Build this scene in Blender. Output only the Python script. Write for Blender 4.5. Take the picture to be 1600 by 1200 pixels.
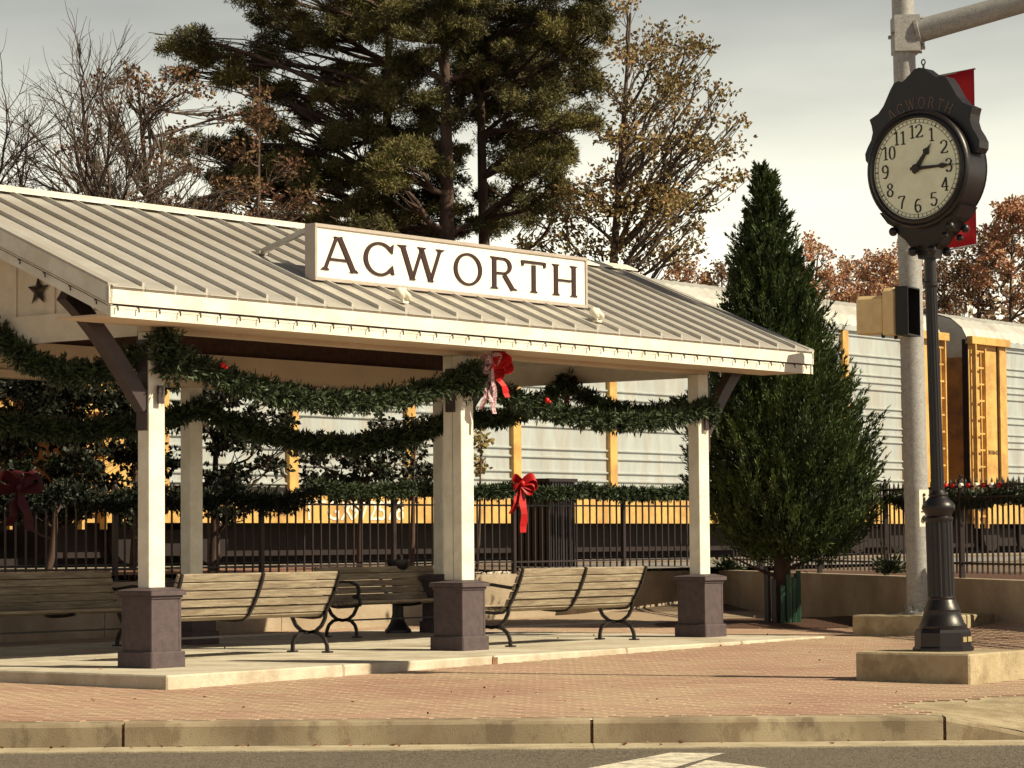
import bpy, bmesh, math, random
import numpy as np
from mathutils import Vector, Matrix
random.seed(7); rng = np.random.default_rng(7)
for o in list(bpy.data.objects): bpy.data.objects.remove(o)
S = bpy.context.scene; COL = S.collection
R = math.radians; PI = math.pi

# ------------------------------------------------------------------ camera, world, sun, exposure
F_PX, PITCH, ROLL, CH = 4359.0, .0572, .0081, 1.12
_f = Vector((0, math.cos(PITCH), math.sin(PITCH))); _r0 = Vector((1, 0, 0)); _u0 = Vector((0, -math.sin(PITCH), math.cos(PITCH)))
_c, _s = math.cos(ROLL), math.sin(ROLL)
_R = _r0*_c - _u0*_s; _U = _r0*_s + _u0*_c
camd = bpy.data.cameras.new('camera'); cam = bpy.data.objects.new('camera', camd); COL.objects.link(cam)
camd.sensor_width = 36; camd.lens = F_PX/1600*36; camd.clip_end = 3000; camd.clip_start = .1
m = Matrix.Identity(4)
for i in range(3): m[i][0], m[i][1], m[i][2] = _R[i], _U[i], -_f[i]
m[2][3] = CH
cam.matrix_world = m
S.camera = cam

SUN_AZ, SUN_EL = R(-20), R(38)          # azimuth measured from +X towards -Y negative
sun_dir = Vector((math.cos(SUN_AZ)*math.cos(SUN_EL), math.sin(SUN_AZ)*math.cos(SUN_EL), math.sin(SUN_EL)))
sd = bpy.data.lights.new('sun', 'SUN'); sd.energy = 5.0; sd.angle = R(.5); sd.color = (1, .87, .60)
so = bpy.data.objects.new('sun', sd); COL.objects.link(so); so.rotation_euler = sun_dir.to_track_quat('Z', 'Y').to_euler()

W = bpy.data.worlds.new('World'); S.world = W; W.use_nodes = True
nt = W.node_tree; nt.nodes.clear()
def N(nt, t, **k):
    n = nt.nodes.new(t)
    for a, b in k.items():
        if a[0] == '_': n.inputs[a[1:].replace('_', ' ')].default_value = b
        else: setattr(n, a, b)
    return n
sky = N(nt, 'ShaderNodeTexSky', sky_type='NISHITA', sun_disc=False, sun_elevation=SUN_EL, sun_rotation=R(90)-SUN_AZ)
sky.air_density = 1.0; sky.dust_density = 2.0
bg1 = N(nt, 'ShaderNodeBackground'); bg1.inputs['Strength'].default_value = .05
tint = N(nt, 'ShaderNodeMixRGB', blend_type='MULTIPLY'); tint.inputs[0].default_value = 1; tint.inputs[2].default_value = (.46, .39, .36, 1)
nt.links.new(sky.outputs[0], tint.inputs[1]); nt.links.new(tint.outputs[0], bg1.inputs['Color'])
bg2 = N(nt, 'ShaderNodeBackground'); bg2.inputs['Strength'].default_value = 1.14
hz_ = N(nt, 'ShaderNodeValToRGB'); hz_.color_ramp.elements[0].position = 0.0; hz_.color_ramp.elements[0].color = (1.0, .92, .70, 1)
hz_.color_ramp.elements[1].position = .22; hz_.color_ramp.elements[1].color = (.72, .74, .67, 1); _e = hz_.color_ramp.elements.new(.10); _e.color = (.92, .89, .72, 1)
tc = N(nt, 'ShaderNodeTexCoord'); sep = N(nt, 'ShaderNodeSeparateXYZ'); nt.links.new(tc.outputs['Generated'], sep.inputs[0]); nt.links.new(sep.outputs[2], hz_.inputs[0]); nt.links.new(hz_.outputs[0], bg2.inputs['Color'])
mp = N(nt, 'ShaderNodeMapping'); mp.inputs['Scale'].default_value = (2.6, 2.6, 12.0); mp.inputs['Rotation'].default_value = (0, R(10), 0)
nt.links.new(tc.outputs['Generated'], mp.inputs[0])
no = N(nt, 'ShaderNodeTexNoise'); no.inputs['Scale'].default_value = 1.6; no.inputs['Detail'].default_value = 5; no.inputs['Roughness'].default_value = .55
nt.links.new(mp.outputs[0], no.inputs['Vector'])
rp = N(nt, 'ShaderNodeMapRange'); rp.inputs['From Min'].default_value = .33; rp.inputs['From Max'].default_value = .62
nt.links.new(no.outputs[0], rp.inputs['Value'])
el = N(nt, 'ShaderNodeMapRange'); el.inputs['From Min'].default_value = .08; el.inputs['From Max'].default_value = .25
el.inputs['To Min'].default_value = 1; el.inputs['To Max'].default_value = .03
nt.links.new(sep.outputs[2], el.inputs['Value'])
base = N(nt, 'ShaderNodeMapRange'); base.inputs['To Min'].default_value = .74; base.inputs['To Max'].default_value = 1.0
nt.links.new(rp.outputs[0], base.inputs['Value'])
mu = N(nt, 'ShaderNodeMath', operation='MULTIPLY'); nt.links.new(base.outputs[0], mu.inputs[0]); nt.links.new(el.outputs[0], mu.inputs[1])
mx = N(nt, 'ShaderNodeMixShader'); nt.links.new(mu.outputs[0], mx.inputs[0]); nt.links.new(bg1.outputs[0], mx.inputs[1]); nt.links.new(bg2.outputs[0], mx.inputs[2])
wo = N(nt, 'ShaderNodeOutputWorld'); nt.links.new(mx.outputs[0], wo.inputs[0])
S.view_settings.view_transform = 'Standard'; S.view_settings.look = 'None'; S.view_settings.gamma = 1
S.view_settings.exposure = 0.56
S.render.engine = 'CYCLES'

# ------------------------------------------------------------------ pixel -> world (used for planning where things stand)
def un(px, py, Y=None, z=None):
    dx, dy = px-800, py-600
    a = dx*_c - dy*_s; b = dx*_s + dy*_c; v = -b
    d = Vector((a, F_PX*math.cos(PITCH)-v*math.sin(PITCH), F_PX*math.sin(PITCH)+v*math.cos(PITCH)))
    t = (Y/d.y) if Y is not None else (z-CH)/d.z
    return d*t + Vector((0, 0, CH))

TH = .9136
U = Vector((math.cos(TH), math.sin(TH), 0)); V = Vector((-math.sin(TH), math.cos(TH), 0)); Z = Vector((0, 0, 1))
L0 = Vector((-3.373, 26.045, 0))
def P(u, v, z=0): return L0 + U*u + V*v + Z*z
BAY, WD, OA, OB = 4.578, 3.934, 1.329, .807
ZE, FH, ZR = 3.15, .275, 4.61
ZT = ZE+FH; VM = WD/2; SL = (ZR-ZT)/(VM+OB)
def roofz(v): return ZT + SL*(min(v, 2*VM-v)+OB)

# ------------------------------------------------------------------ materials
MATS = {}
def mat(name, c1, c2=None, scale=6, rough=.7, metal=0, bump=0, bscale=None, detail=4, island=0, spec=.4, stretch=None, trans=0, coords='Object', contrast=.5, dirt=None, hv=0):
    if name in MATS: return MATS[name]
    m = bpy.data.materials.new(name); m.use_nodes = True; nt = m.node_tree; b = nt.nodes['Principled BSDF']
    b.inputs['Roughness'].default_value = rough; b.inputs['Metallic'].default_value = metal
    b.inputs['Specular IOR Level'].default_value = spec
    c2 = c2 or tuple(x*.8 for x in c1)
    tc = nt.nodes.new('ShaderNodeTexCoord'); mp = nt.nodes.new('ShaderNodeMapping')
    if stretch: mp.inputs['Scale'].default_value = stretch
    nt.links.new(tc.outputs[coords], mp.inputs[0])
    n = nt.nodes.new('ShaderNodeTexNoise'); n.inputs['Scale'].default_value = scale; n.inputs['Detail'].default_value = detail; n.inputs['Roughness'].default_value = .65
    nt.links.new(mp.outputs[0], n.inputs['Vector'])
    r = nt.nodes.new('ShaderNodeValToRGB'); r.color_ramp.elements[0].position = .5-contrast/2*.6; r.color_ramp.elements[1].position = .5+contrast/2*.6
    r.color_ramp.elements[0].color = (*c2, 1); r.color_ramp.elements[1].color = (*c1, 1)
    nt.links.new(n.outputs[0], r.inputs[0]); out = r.outputs[0]
    if dirt:                                             # stains: (colour, scale, amount)
        n3 = nt.nodes.new('ShaderNodeTexNoise'); n3.inputs['Scale'].default_value = dirt[1]; n3.inputs['Detail'].default_value = 6; n3.inputs['Roughness'].default_value = .7
        nt.links.new(mp.outputs[0], n3.inputs['Vector'])
        r3 = nt.nodes.new('ShaderNodeMapRange'); r3.inputs['From Min'].default_value = .45; r3.inputs['From Max'].default_value = .60; r3.inputs['To Max'].default_value = dirt[2]
        nt.links.new(n3.outputs[0], r3.inputs['Value'])
        mm = nt.nodes.new('ShaderNodeMixRGB'); nt.links.new(r3.outputs[0], mm.inputs[0]); nt.links.new(out, mm.inputs[1]); mm.inputs[2].default_value = (*dirt[0], 1); out = mm.outputs[0]
    if island or hv:
        g = nt.nodes.new('ShaderNodeNewGeometry'); hs = nt.nodes.new('ShaderNodeHueSaturation')
        mr = nt.nodes.new('ShaderNodeMapRange'); mr.inputs['To Min'].default_value = 1-island; mr.inputs['To Max'].default_value = 1+island
        nt.links.new(g.outputs['Random Per Island'], mr.inputs['Value']); nt.links.new(mr.outputs[0], hs.inputs['Value'])
        if hv:
            mh = nt.nodes.new('ShaderNodeMath'); mh.operation = 'MULTIPLY'; mh.inputs[1].default_value = 7.31
            fr = nt.nodes.new('ShaderNodeMath'); fr.operation = 'FRACT'
            nt.links.new(g.outputs['Random Per Island'], mh.inputs[0]); nt.links.new(mh.outputs[0], fr.inputs[0])
            m2 = nt.nodes.new('ShaderNodeMapRange'); m2.inputs['To Min'].default_value = .5-hv; m2.inputs['To Max'].default_value = .5+hv
            nt.links.new(fr.outputs[0], m2.inputs['Value']); nt.links.new(m2.outputs[0], hs.inputs['Hue'])
        nt.links.new(out, hs.inputs['Color']); out = hs.outputs[0]
    nt.links.new(out, b.inputs['Base Color'])
    if bump:
        n2 = nt.nodes.new('ShaderNodeTexNoise'); n2.inputs['Scale'].default_value = bscale or scale*5; n2.inputs['Detail'].default_value = 5
        nt.links.new(mp.outputs[0], n2.inputs['Vector'])
        bp = nt.nodes.new('ShaderNodeBump'); bp.inputs['Strength'].default_value = bump; bp.inputs['Distance'].default_value = .02
        nt.links.new(n2.outputs[0], bp.inputs['Height']); nt.links.new(bp.outputs[0], b.inputs['Normal'])
    if trans:
        t = nt.nodes.new('ShaderNodeBsdfTranslucent'); ms = nt.nodes.new('ShaderNodeMixShader'); ms.inputs[0].default_value = trans
        nt.links.new(out, t.inputs[0]); nt.links.new(b.outputs[0], ms.inputs[1]); nt.links.new(t.outputs[0], ms.inputs[2])
        nt.links.new(ms.outputs[0], nt.nodes['Material Output'].inputs[0])
    MATS[name] = m; return m

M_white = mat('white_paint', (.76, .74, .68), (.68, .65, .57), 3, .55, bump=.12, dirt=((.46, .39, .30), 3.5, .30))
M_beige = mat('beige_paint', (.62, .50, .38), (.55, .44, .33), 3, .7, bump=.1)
M_board = mat('gable_paint', (.72, .68, .60), (.62, .57, .50), 4, .7, bump=.1)
M_roof = mat('roof_metal', (.50, .485, .46), (.43, .41, .385), 1.3, .42, metal=.25, bump=.05, dirt=((.33, .29, .25), 1.1, .5), island=.06)
M_ped = mat('pedestal_paint', (.088, .064, .072), (.062, .046, .053), 14, .75, bump=.3, bscale=90)
M_darkbrace = mat('brace_paint', (.05, .035, .04), None, 5, .5)
M_ceil = mat('ceiling_wood', (.075, .034, .024), (.04, .018, .014), 3, .6, stretch=(6, 1, 6), bump=.2)
M_conc = mat('slab_concrete', (.56, .52, .44), (.46, .42, .34), 2.4, .9, bump=.35, bscale=60, dirt=((.30, .24, .17), 1.3, .6))
M_curb = mat('curb_concrete', (.46, .39, .27), (.24, .185, .125), 2.6, .92, contrast=.22, bump=.25, bscale=140, detail=8, dirt=((.13, .095, .065), 1.3, .85), stretch=(1, 1, .6))
M_plinth = mat('plinth_concrete', (.44, .37, .25), (.34, .28, .185), 3, .9, bump=.4, bscale=50, dirt=((.2, .15, .09), 2, .7))
M_gutter = mat('gutter_concrete', (.50, .43, .31), (.40, .34, .24), 6, .95, bump=.4, bscale=70, dirt=((.24, .19, .13), 3, .7))
M_wall = mat('retaining_concrete', (.42, .35, .27), (.30, .24, .18), 1.5, .9, bump=.4, bscale=30, dirt=((.25, .19, .13), .9, .6))
M_asph = mat('asphalt', (.22, .185, .145), (.045, .036, .030), 38, .95, bump=1.0, bscale=60, detail=3, contrast=.55, dirt=((.17, .14, .11), 1.2, .35))
M_brick = mat('brick_pavers', (.46, .325, .245), (.37, .235, .18), .35, .9, island=.05, hv=.005, bump=.3, bscale=80, dirt=((.45, .35, .25), .6, .6), spec=.1)
M_sand = mat('joint_sand', (.37, .28, .20), (.32, .235, .165), 20, 1, bump=.3)
M_mulch = mat('mulch', (.13, .06, .04), (.06, .03, .02), 40, 1, bump=1, bscale=60)
M_gravel = mat('gravel', (.34, .30, .25), (.16, .13, .11), 12, 1, bump=1, bscale=40, detail=8)
M_dirt = mat('dirt_ground', (.20, .14, .10), (.10, .07, .05), 2, 1, bump=.8, bscale=20)
M_iron = mat('black_iron', (.018, .014, .017), (.012, .009, .012), 12, .38, bump=.12, bscale=60, spec=.5)
M_fence = mat('fence_paint', (.022, .012, .014), (.015, .008, .010), 8, .45, spec=.5)
M_clock = mat('clock_black', (.010, .007, .010), (.006, .004, .006), 9, .4, bump=.06, spec=.5)
M_bronze = mat('bronze_letters', (.22, .13, .10), None, 20, .5)
M_dial = mat('dial_glass', (.90, .92, .72), (.84, .86, .66), 4, .25, dirt=((.60, .56, .42), 5, .25))
M_ink = mat('dial_ink', (.035, .03, .028), None, 5, .6)
M_signw = mat('sign_white', (.86, .83, .74), (.82, .78, .68), 4, .5)
M_signf = mat('sign_frame', (.42, .37, .34), (.36, .31, .28), 5, .5)
M_signl = mat('sign_letters', (.036, .011, .014), (.024, .009, .011), 30, .6)
M_slat = mat('weathered_wood', (.42, .36, .27), (.25, .20, .145), 5, .85, stretch=(.8, 9, 9), bump=.5, bscale=30, dirt=((.14, .10, .07), 2, .5), island=.18)
M_steel = mat('galvanised_steel', (.36, .355, .36), (.21, .205, .21), 60, .6, metal=.15, bump=.12, detail=4, dirt=((.44, .43, .42), 14, .35))
M_banner = mat('red_banner', (.50, .012, .022), (.42, .010, .018), 4, .7, trans=.2)
M_red = mat('red_ribbon', (.55, .012, .015), (.42, .008, .010), 8, .5, trans=.1)
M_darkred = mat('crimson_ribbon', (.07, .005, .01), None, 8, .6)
M_tart = mat('patterned_ribbon', (.62, .52, .52), (.30, .08, .16), 60, .6, contrast=.2, trans=.1)
M_sigy = mat('signal_yellow', (.74, .56, .31), (.64, .46, .24), 6, .5)
M_black = mat('visor_black', (.01, .008, .01), None, 6, .5)
M_yellow = mat('train_yellow', (.62, .39, .13), (.54, .32, .095), 3, .6, dirt=((.26, .13, .05), 1.4, .55))
M_yend = mat('car_end_paint', (.34, .17, .05), (.26, .12, .04), 2, .7, dirt=((.12, .07, .05), 1.1, .8))
M_silver = mat('train_silver', (.46, .50, .515), (.37, .41, .43), 1.5, .45, metal=.25, dirt=((.34, .26, .19), 2.2, .35), stretch=(1.6, 1, .35))
M_troof = mat('train_roof', (.56, .57, .55), (.46, .46, .44), 1.2, .5, metal=.25, dirt=((.30, .25, .20), .8, .5))
M_under = mat('underframe_black', (.014, .007, .009), (.009, .005, .006), 3, .8)
M_print = mat('white_lettering', (.8, .78, .7), None, 8, .7)
M_graf = mat('dark_lettering', (.09, .05, .03), None, 8, .8)
M_garl_shade = mat('garland_green_shaded', (.018, .026, .013), (.006, .010, .006), 9, .6, island=.4, hv=.02)  # garland green darkened for the left fence swags, shade put into the colour
M_gcore = mat('garland_wire', (.012, .02, .012), None, 8, .9)
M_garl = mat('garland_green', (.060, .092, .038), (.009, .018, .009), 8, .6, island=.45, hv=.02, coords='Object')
M_pine = mat('pine_needles', (.165, .145, .045), (.050, .050, .020), .5, .7, island=.4, hv=.035, trans=.12)
M_cyp = mat('cypress_foliage', (.075, .112, .026), (.012, .024, .010), 2.0, .6, island=.5, hv=.02, trans=.12)
M_bark = mat('pine_bark', (.10, .062, .048), (.045, .028, .026), 3, .95, stretch=(1, 1, .25), bump=1, bscale=8)
M_bark2 = mat('grey_bark', (.13, .095, .075), (.06, .042, .038), 4, .95, stretch=(1, 1, .3), bump=.8, bscale=10)
M_olive = mat('olive_leaves', (.33, .225, .095), (.17, .125, .05), .35, .7, island=.4, hv=.035, trans=.25)
M_rust = mat('russet_leaves', (.54, .31, .18), (.38, .20, .12), .4, .7, island=.4, hv=.03, trans=.2)
M_brown = mat('brown_leaves', (.20, .11, .055), (.12, .065, .035), .5, .7, island=.4, hv=.03, trans=.2)
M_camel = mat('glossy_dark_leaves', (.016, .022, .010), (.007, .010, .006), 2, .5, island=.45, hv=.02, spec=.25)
M_fall = mat('pale_autumn_leaves', (.36, .27, .10), (.16, .13, .05), 1.5, .7, island=.35, hv=.03, trans=.2)
M_marking = mat('road_paint', (.72, .68, .58), (.60, .55, .45), 10, .9, bump=.3, dirt=((.25, .21, .17), 8, .8))
M_green = mat('green_stake_paint', (.02, .075, .045), None, 6, .5)
M_rockw = mat('pale_stone', (.62, .57, .48), (.42, .37, .30), 6, .9, island=.2)
M_house = mat('plastic_white', (.75, .70, .60), None, 6, .5)
M_leafdead = mat('dead_leaf', (.26, .14, .08), (.14, .07, .045), 20, .8)
M_ornw = mat('white_ornament', (.8, .76, .7), None, 8, .25)

# ------------------------------------------------------------------ helpers
def tag(o, label=None, cat=None, group=None, kind=None):
    if label: o['label'] = label
    if cat: o['category'] = cat
    if group: o['group'] = group
    if kind: o['kind'] = kind
    return o
def empty(name, loc, rz=0, **k):
    o = bpy.data.objects.new(name, None); o.empty_display_size = .2; COL.objects.link(o)
    o.location = loc; o.rotation_euler = (0, 0, rz); return tag(o, **k)
class MB:
    def __init__(s): s.v = []; s.f = []; s.m = []; s.mi = 0
    def add(s, vs, fs):
        k = len(s.v); s.v += [tuple(p) for p in vs]; s.f += [tuple(k+i for i in f) for f in fs]; s.m += [s.mi]*len(fs); return s
    def box(s, x0, x1, y0, y1, z0, z1, M=None):
        vs = [Vector((x, y, z)) for z in (z0, z1) for y in (y0, y1) for x in (x0, x1)]
        if M: vs = [M @ p for p in vs]
        return s.add(vs, [(0, 2, 3, 1), (4, 5, 7, 6), (0, 1, 5, 4), (2, 6, 7, 3), (0, 4, 6, 2), (1, 3, 7, 5)])
    def cbox(s, x0, x1, y0, y1, z0, z1, c=.01, M=None):           # chamfered box (top and vertical edges)
        def ring(z, i): return [(x0+i, y0+c, z), (x0+c, y0+i, z), (x1-c, y0+i, z), (x1-i, y0+c, z), (x1-i, y1-c, z), (x1-c, y1-i, z), (x0+c, y1-i, z), (x0+i, y1-c, z)]
        rings = [ring(z0, 0), ring(z1-c, 0), ring(z1, c*.7)]
        vs = [Vector(p) for r in rings for p in r]
        if M: vs = [M @ p for p in vs]
        fs = [tuple(range(7, -1, -1)), tuple(range(16, 24))]
        for a in (0, 8):
            for i in range(8): fs.append((a+i, a+(i+1) % 8, a+8+(i+1) % 8, a+8+i))
        return s.add(vs, fs)
    def pbox(s, a, b, w, h, up=Z):                                   # a bar from a to b, w wide (sideways), h tall (centred)
        a = Vector(a); b = Vector(b); d = (b-a).normalized(); r = d.cross(up)
        if r.length < 1e-4: r = d.cross(Vector((1, 0, 0)))
        r.normalize(); q = r.cross(d)
        vs = [p + r*sx*w/2 + q*sz*h/2 for p in (a, b) for sx, sz in ((-1, -1), (1, -1), (1, 1), (-1, 1))]
        return s.add(vs, [(0, 1, 2, 3), (7, 6, 5, 4), (0, 4, 5, 1), (1, 5, 6, 2), (2, 6, 7, 3), (3, 7, 4, 0)])
    def tube(s, pts, rad, n=6, cap=True):
        pts = [Vector(p) for p in pts]
        if not hasattr(rad, '__len__'): rad = [rad]*len(pts)
        k = len(s.v); prev = None
        for i, p in enumerate(pts):
            d = (pts[min(i+1, len(pts)-1)] - pts[max(i-1, 0)]).normalized()
            if prev is None:
                prev = d.cross(Z if abs(d.z) < .9 else Vector((1, 0, 0))).normalized()
            prev = (prev - d*prev.dot(d)).normalized(); q = d.cross(prev)
            for j in range(n):
                a = 2*PI*j/n; s.v.append(tuple(p + prev*math.cos(a)*rad[i] + q*math.sin(a)*rad[i]))
        for i in range(len(pts)-1):
            for j in range(n):
                s.f.append((k+i*n+j, k+i*n+(j+1) % n, k+(i+1)*n+(j+1) % n, k+(i+1)*n+j)); s.m.append(s.mi)
        if cap:
            s.f.append(tuple(k+j for j in range(n-1, -1, -1))); s.m.append(s.mi)
            e = k+(len(pts)-1)*n; s.f.append(tuple(e+j for j in range(n))); s.m.append(s.mi)
        return s
    def lathe(s, prof, c=(0, 0, 0), n=20, M=None):
        k = len(s.v); c = Vector(c)
        for r, z in prof:
            for j in range(n):
                a = 2*PI*j/n; p = Vector((r*math.cos(a), r*math.sin(a), z))
                s.v.append(tuple(c + (M @ p if M else p)))
        for i in range(len(prof)-1):
            for j in range(n): s.f.append((k+i*n+j, k+i*n+(j+1) % n, k+(i+1)*n+(j+1) % n, k+(i+1)*n+j)); s.m.append(s.mi)
        s.f.append(tuple(k+j for j in range(n-1, -1, -1))); s.m.append(s.mi)
        e = k+(len(prof)-1)*n; s.f.append(tuple(e+j for j in range(n))); s.m.append(s.mi)
        return s
    def prism(s, poly, fr, d):                                       # poly: 2D points, fr(x,y,depth)->Vector
        n = len(poly); a = [fr(x, y, 0) for x, y in poly]; b = [fr(x, y, d) for x, y in poly]
        fs = [tuple(range(n)), tuple(range(2*n-1, n-1, -1))] + [(i, n+i, n+(i+1) % n, (i+1) % n) for i in range(n)]
        return s.add(a+b, fs)
    def ball(s, c, r, n=8, sq=(1, 1, 1)):
        prof = [(r*math.sin(PI*i/(n//2+2)), -r*math.cos(PI*i/(n//2+2))) for i in range(1, n//2+2)]
        M = Matrix.Diagonal((*sq, 1)).to_3x3()
        return s.lathe(prof, c, n, M)
    def build(s, name, mats, parent=None, smooth=False, flip=True, **k):
        me = bpy.data.meshes.new(name); me.from_pydata(s.v, [], s.f)
        if not isinstance(mats, (list, tuple)): mats = [mats]
        for q in mats: me.materials.append(q)
        if len(mats) > 1: me.polygons.foreach_set('material_index', s.m)
        if flip:
            bm = bmesh.new(); bm.from_mesh(me); bmesh.ops.recalc_face_normals(bm, faces=bm.faces); bm.to_mesh(me); bm.free()
        if smooth:
            me.polygons.foreach_set('use_smooth', [True]*len(me.polygons))
            if smooth != 'all':
                try: me.set_sharp_from_angle(angle=R(38))
                except Exception: pass
        me.update()
        o = bpy.data.objects.new(name, me); COL.objects.link(o)
        if parent:
            o.parent = parent
        return tag(o, **k)
def inst(src, parent=None, loc=None, rz=None, **k):
    c = bpy.data.objects.new(src.name.split('.')[0], src.data); COL.objects.link(c)
    if parent: c.parent = parent
    if loc is not None: c.location = loc
    if rz is not None: c.rotation_euler = (0, 0, rz)
    return tag(c, **k)
def copy_tree(o, parent=None):
    c = o.copy(); COL.objects.link(c); c.parent = parent
    for ch in list(o.children): copy_tree(ch, c)
    return c
def MX(o, rz=0): return Matrix.Translation(o) @ Matrix.Rotation(rz, 4, 'Z')
MUV = Matrix.Translation(L0) @ Matrix.Rotation(TH, 4, 'Z')           # pavilion frame: x=u, y=v

def leafmesh(name, C, D, Ln, Wd, m, parent=None, flat=None, **k):
    """many small diamond leaves; C centres, D directions, all real geometry"""
    C = np.asarray(C, float); D = np.asarray(D, float); n = len(C)
    D = D/np.maximum(np.linalg.norm(D, axis=1, keepdims=True), 1e-6)
    A = rng.normal(size=(n, 3))
    if flat is not None: A = A*(1-flat) + np.array([0, 0, 1.0])*flat
    Sd = np.cross(D, A); Sd /= np.maximum(np.linalg.norm(Sd, axis=1, keepdims=True), 1e-6)
    Ln = (Ln*rng.uniform(.6, 1.3, n))[:, None]; Wd = (Wd*rng.uniform(.7, 1.3, n))[:, None]
    v = np.empty((n, 4, 3)); v[:, 0] = C; v[:, 1] = C + D*Ln*.5 + Sd*Wd*.5; v[:, 2] = C + D*Ln; v[:, 3] = C + D*Ln*.5 - Sd*Wd*.5
    me = bpy.data.meshes.new(name); me.vertices.add(4*n); me.vertices.foreach_set('co', v.ravel())
    me.loops.add(4*n); me.loops.foreach_set('vertex_index', np.arange(4*n, dtype=np.int32))
    me.polygons.add(n); me.polygons.foreach_set('loop_start', np.arange(0, 4*n, 4, dtype=np.int32)); me.polygons.foreach_set('loop_total', np.full(n, 4, dtype=np.int32))
    me.materials.append(m); me.update(calc_edges=True)
    o = bpy.data.objects.new(name, me); COL.objects.link(o)
    if parent: o.parent = parent
    return tag(o, **k)

# ------------------------------------------------------------------ ground
def sst(a, b, x):
    t = np.clip((x-a)/(b-a), 0, 1); return t*t*(3-2*t)
def gz(x, y):
    b = np.minimum(-.17+.0125*(y-20.7), -.016)
    return b + sst(37.5, 44, y)*.11 + sst(4.2, 6.2, x)*sst(25, 36, y)*.17
YC = 20.55                                                             # kerb face
def sheet(name, xs, ys, zf, m, **k):
    b = MB(); nx = len(xs)
    for y in ys:
        for x in xs: b.v.append((x, y, float(zf(x, y))))
    for j in range(len(ys)-1):
        for i in range(nx-1): b.f.append((j*nx+i, j*nx+i+1, (j+1)*nx+i+1, (j+1)*nx+i)); b.m.append(0)
    return b.build(name, m, flip=False, smooth='all', **k)
sheet('road', [-60, -30, -10, 0, 10, 30, 60], [-40, 0, 12, 20.05], lambda x, y: -.352, M_asph, kind='structure')
# plaza subgrade (joint sand) under the bricks, the earth bank and the far ground
def rail_z(x, y):
    return .60
sheet('plaza_ground', list(np.linspace(-14, 2.8, 34)), list(np.linspace(20.7, 50, 60)), lambda x, y: gz(x, y)-.0045, M_sand, kind='structure')
sheet('plaza_ground', list(np.linspace(2.8, 14, 23)), list(np.linspace(23.6, 50, 54)), lambda x, y: gz(x, y)-.0045, M_sand, kind='structure')
def ramp_z(x, y): return float(gz(x, y)) - .155*max(0, min(1, (x-3.14)/.86))*max(0, min(1, 1-(y-20.76)/1.7))
sheet('ramp', [2.8, 2.9, 3.0, 3.14, 3.3, 3.5, 3.7, 4.0, 4.4, 5, 6, 8, 14], [20.60, 20.755]+list(np.linspace(20.9, 23.6, 14)), lambda x, y: ramp_z(x, y)-.006, M_plinth, kind='structure')
ter = sheet('terrain', [-900, -400, -150, -80, -50]+list(np.linspace(-40, 60, 21))+[90, 160, 400, 900],
            [33, 36, 40, 44, 48, 55, 70, 90, 120, 180, 300, 600, 1500],
            lambda x, y: -.35 if (y < 40 and False) else -.6+1.0*float(sst(30, 50, y)), M_dirt, kind='structure')
sheet('near_ground', [-900, -100, -14.0], [20.6, 30, 36], lambda x, y: -.25, M_dirt, kind='structure')
sheet('near_ground', [14.0, 100, 900], [20.6, 30, 36], lambda x, y: -.25, M_dirt, kind='structure')
sheet('street_base', [-900, 900], [-900, -300, 20.05], lambda x, y: -.37, M_dirt, kind='structure')

# bricks: laid in running bond along the pavilion's own direction
SU0, SU1, SV0, SV1 = -1.12, 9.85, -1.31, 5.4
PL1 = (3.83, 25.0, 1.14); PL2 = (4.92, 33.6, 1.25)
def inside_sq(x, y, c):
    d = Vector((x-c[0], y-c[1], 0)); return abs(d.dot(U)) < c[2]/2+.03 and abs(d.dot(V)) < c[2]/2+.03
bl, bw, gap = .205, .103, .0035
bv = []; bf = []
BA = R(-19)
bu = Vector((math.cos(BA), math.sin(BA), 0)); bvv = Vector((-math.sin(BA), math.cos(BA), 0))
cen = Vector((1, 29, 0)); NR = 130
for j in range(-NR, NR):
    for i in range(-NR//2, NR//2):
        uu = (i + (.5 if j % 2 else 0))*bl; vv = j*bw
        c = cen + bu*uu + bvv*vv
        if not (-5.6 < c.x < 7.6 and 20.86 < c.y < 38.4): continue
        if c.x > 3.14-(c.y-20.75)*.2 and c.y < 21.95+(c.x-2.9)*.75: continue
        if abs(c.x) > .19*c.y+1.0: continue
        d = c - L0; pu, pv = d.dot(U), d.dot(V)
        if SU0+.03 < pu < SU1-.03 and SV0+.03 < pv < SV1-.03: continue
        if inside_sq(c.x, c.y, PL1) or inside_sq(c.x, c.y, PL2): continue
        zz = float(gz(c.x, c.y)) + random.uniform(-.0008, .0008); tx = 0
        k = len(bv)
        for zo, sh in ((-.006, 0), (0, .001)):
            for sx, sy in ((-1, -1), (1, -1), (1, 1), (-1, 1)):
                p = c + bu*sx*(bl/2-gap/2-sh) + bvv*sy*(bw/2-gap/2-sh)
                bv.append((p.x, p.y, zz+zo+tx*sx))
        bf += [(k+4, k+5, k+6, k+7)] + [(k+a, k+(a+1) % 4, k+4+(a+1) % 4, k+4+a) for a in range(4)]
b = MB(); b.v = bv; b.f = bf; b.m = [0]*len(bf)
bricks = b.build('brick_paving', M_brick, kind='stuff', flip=False, label='red brick pavers laid between the kerb and the pavilion slab', cat='paving')
print('bricks', len(bv)//8)

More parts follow.
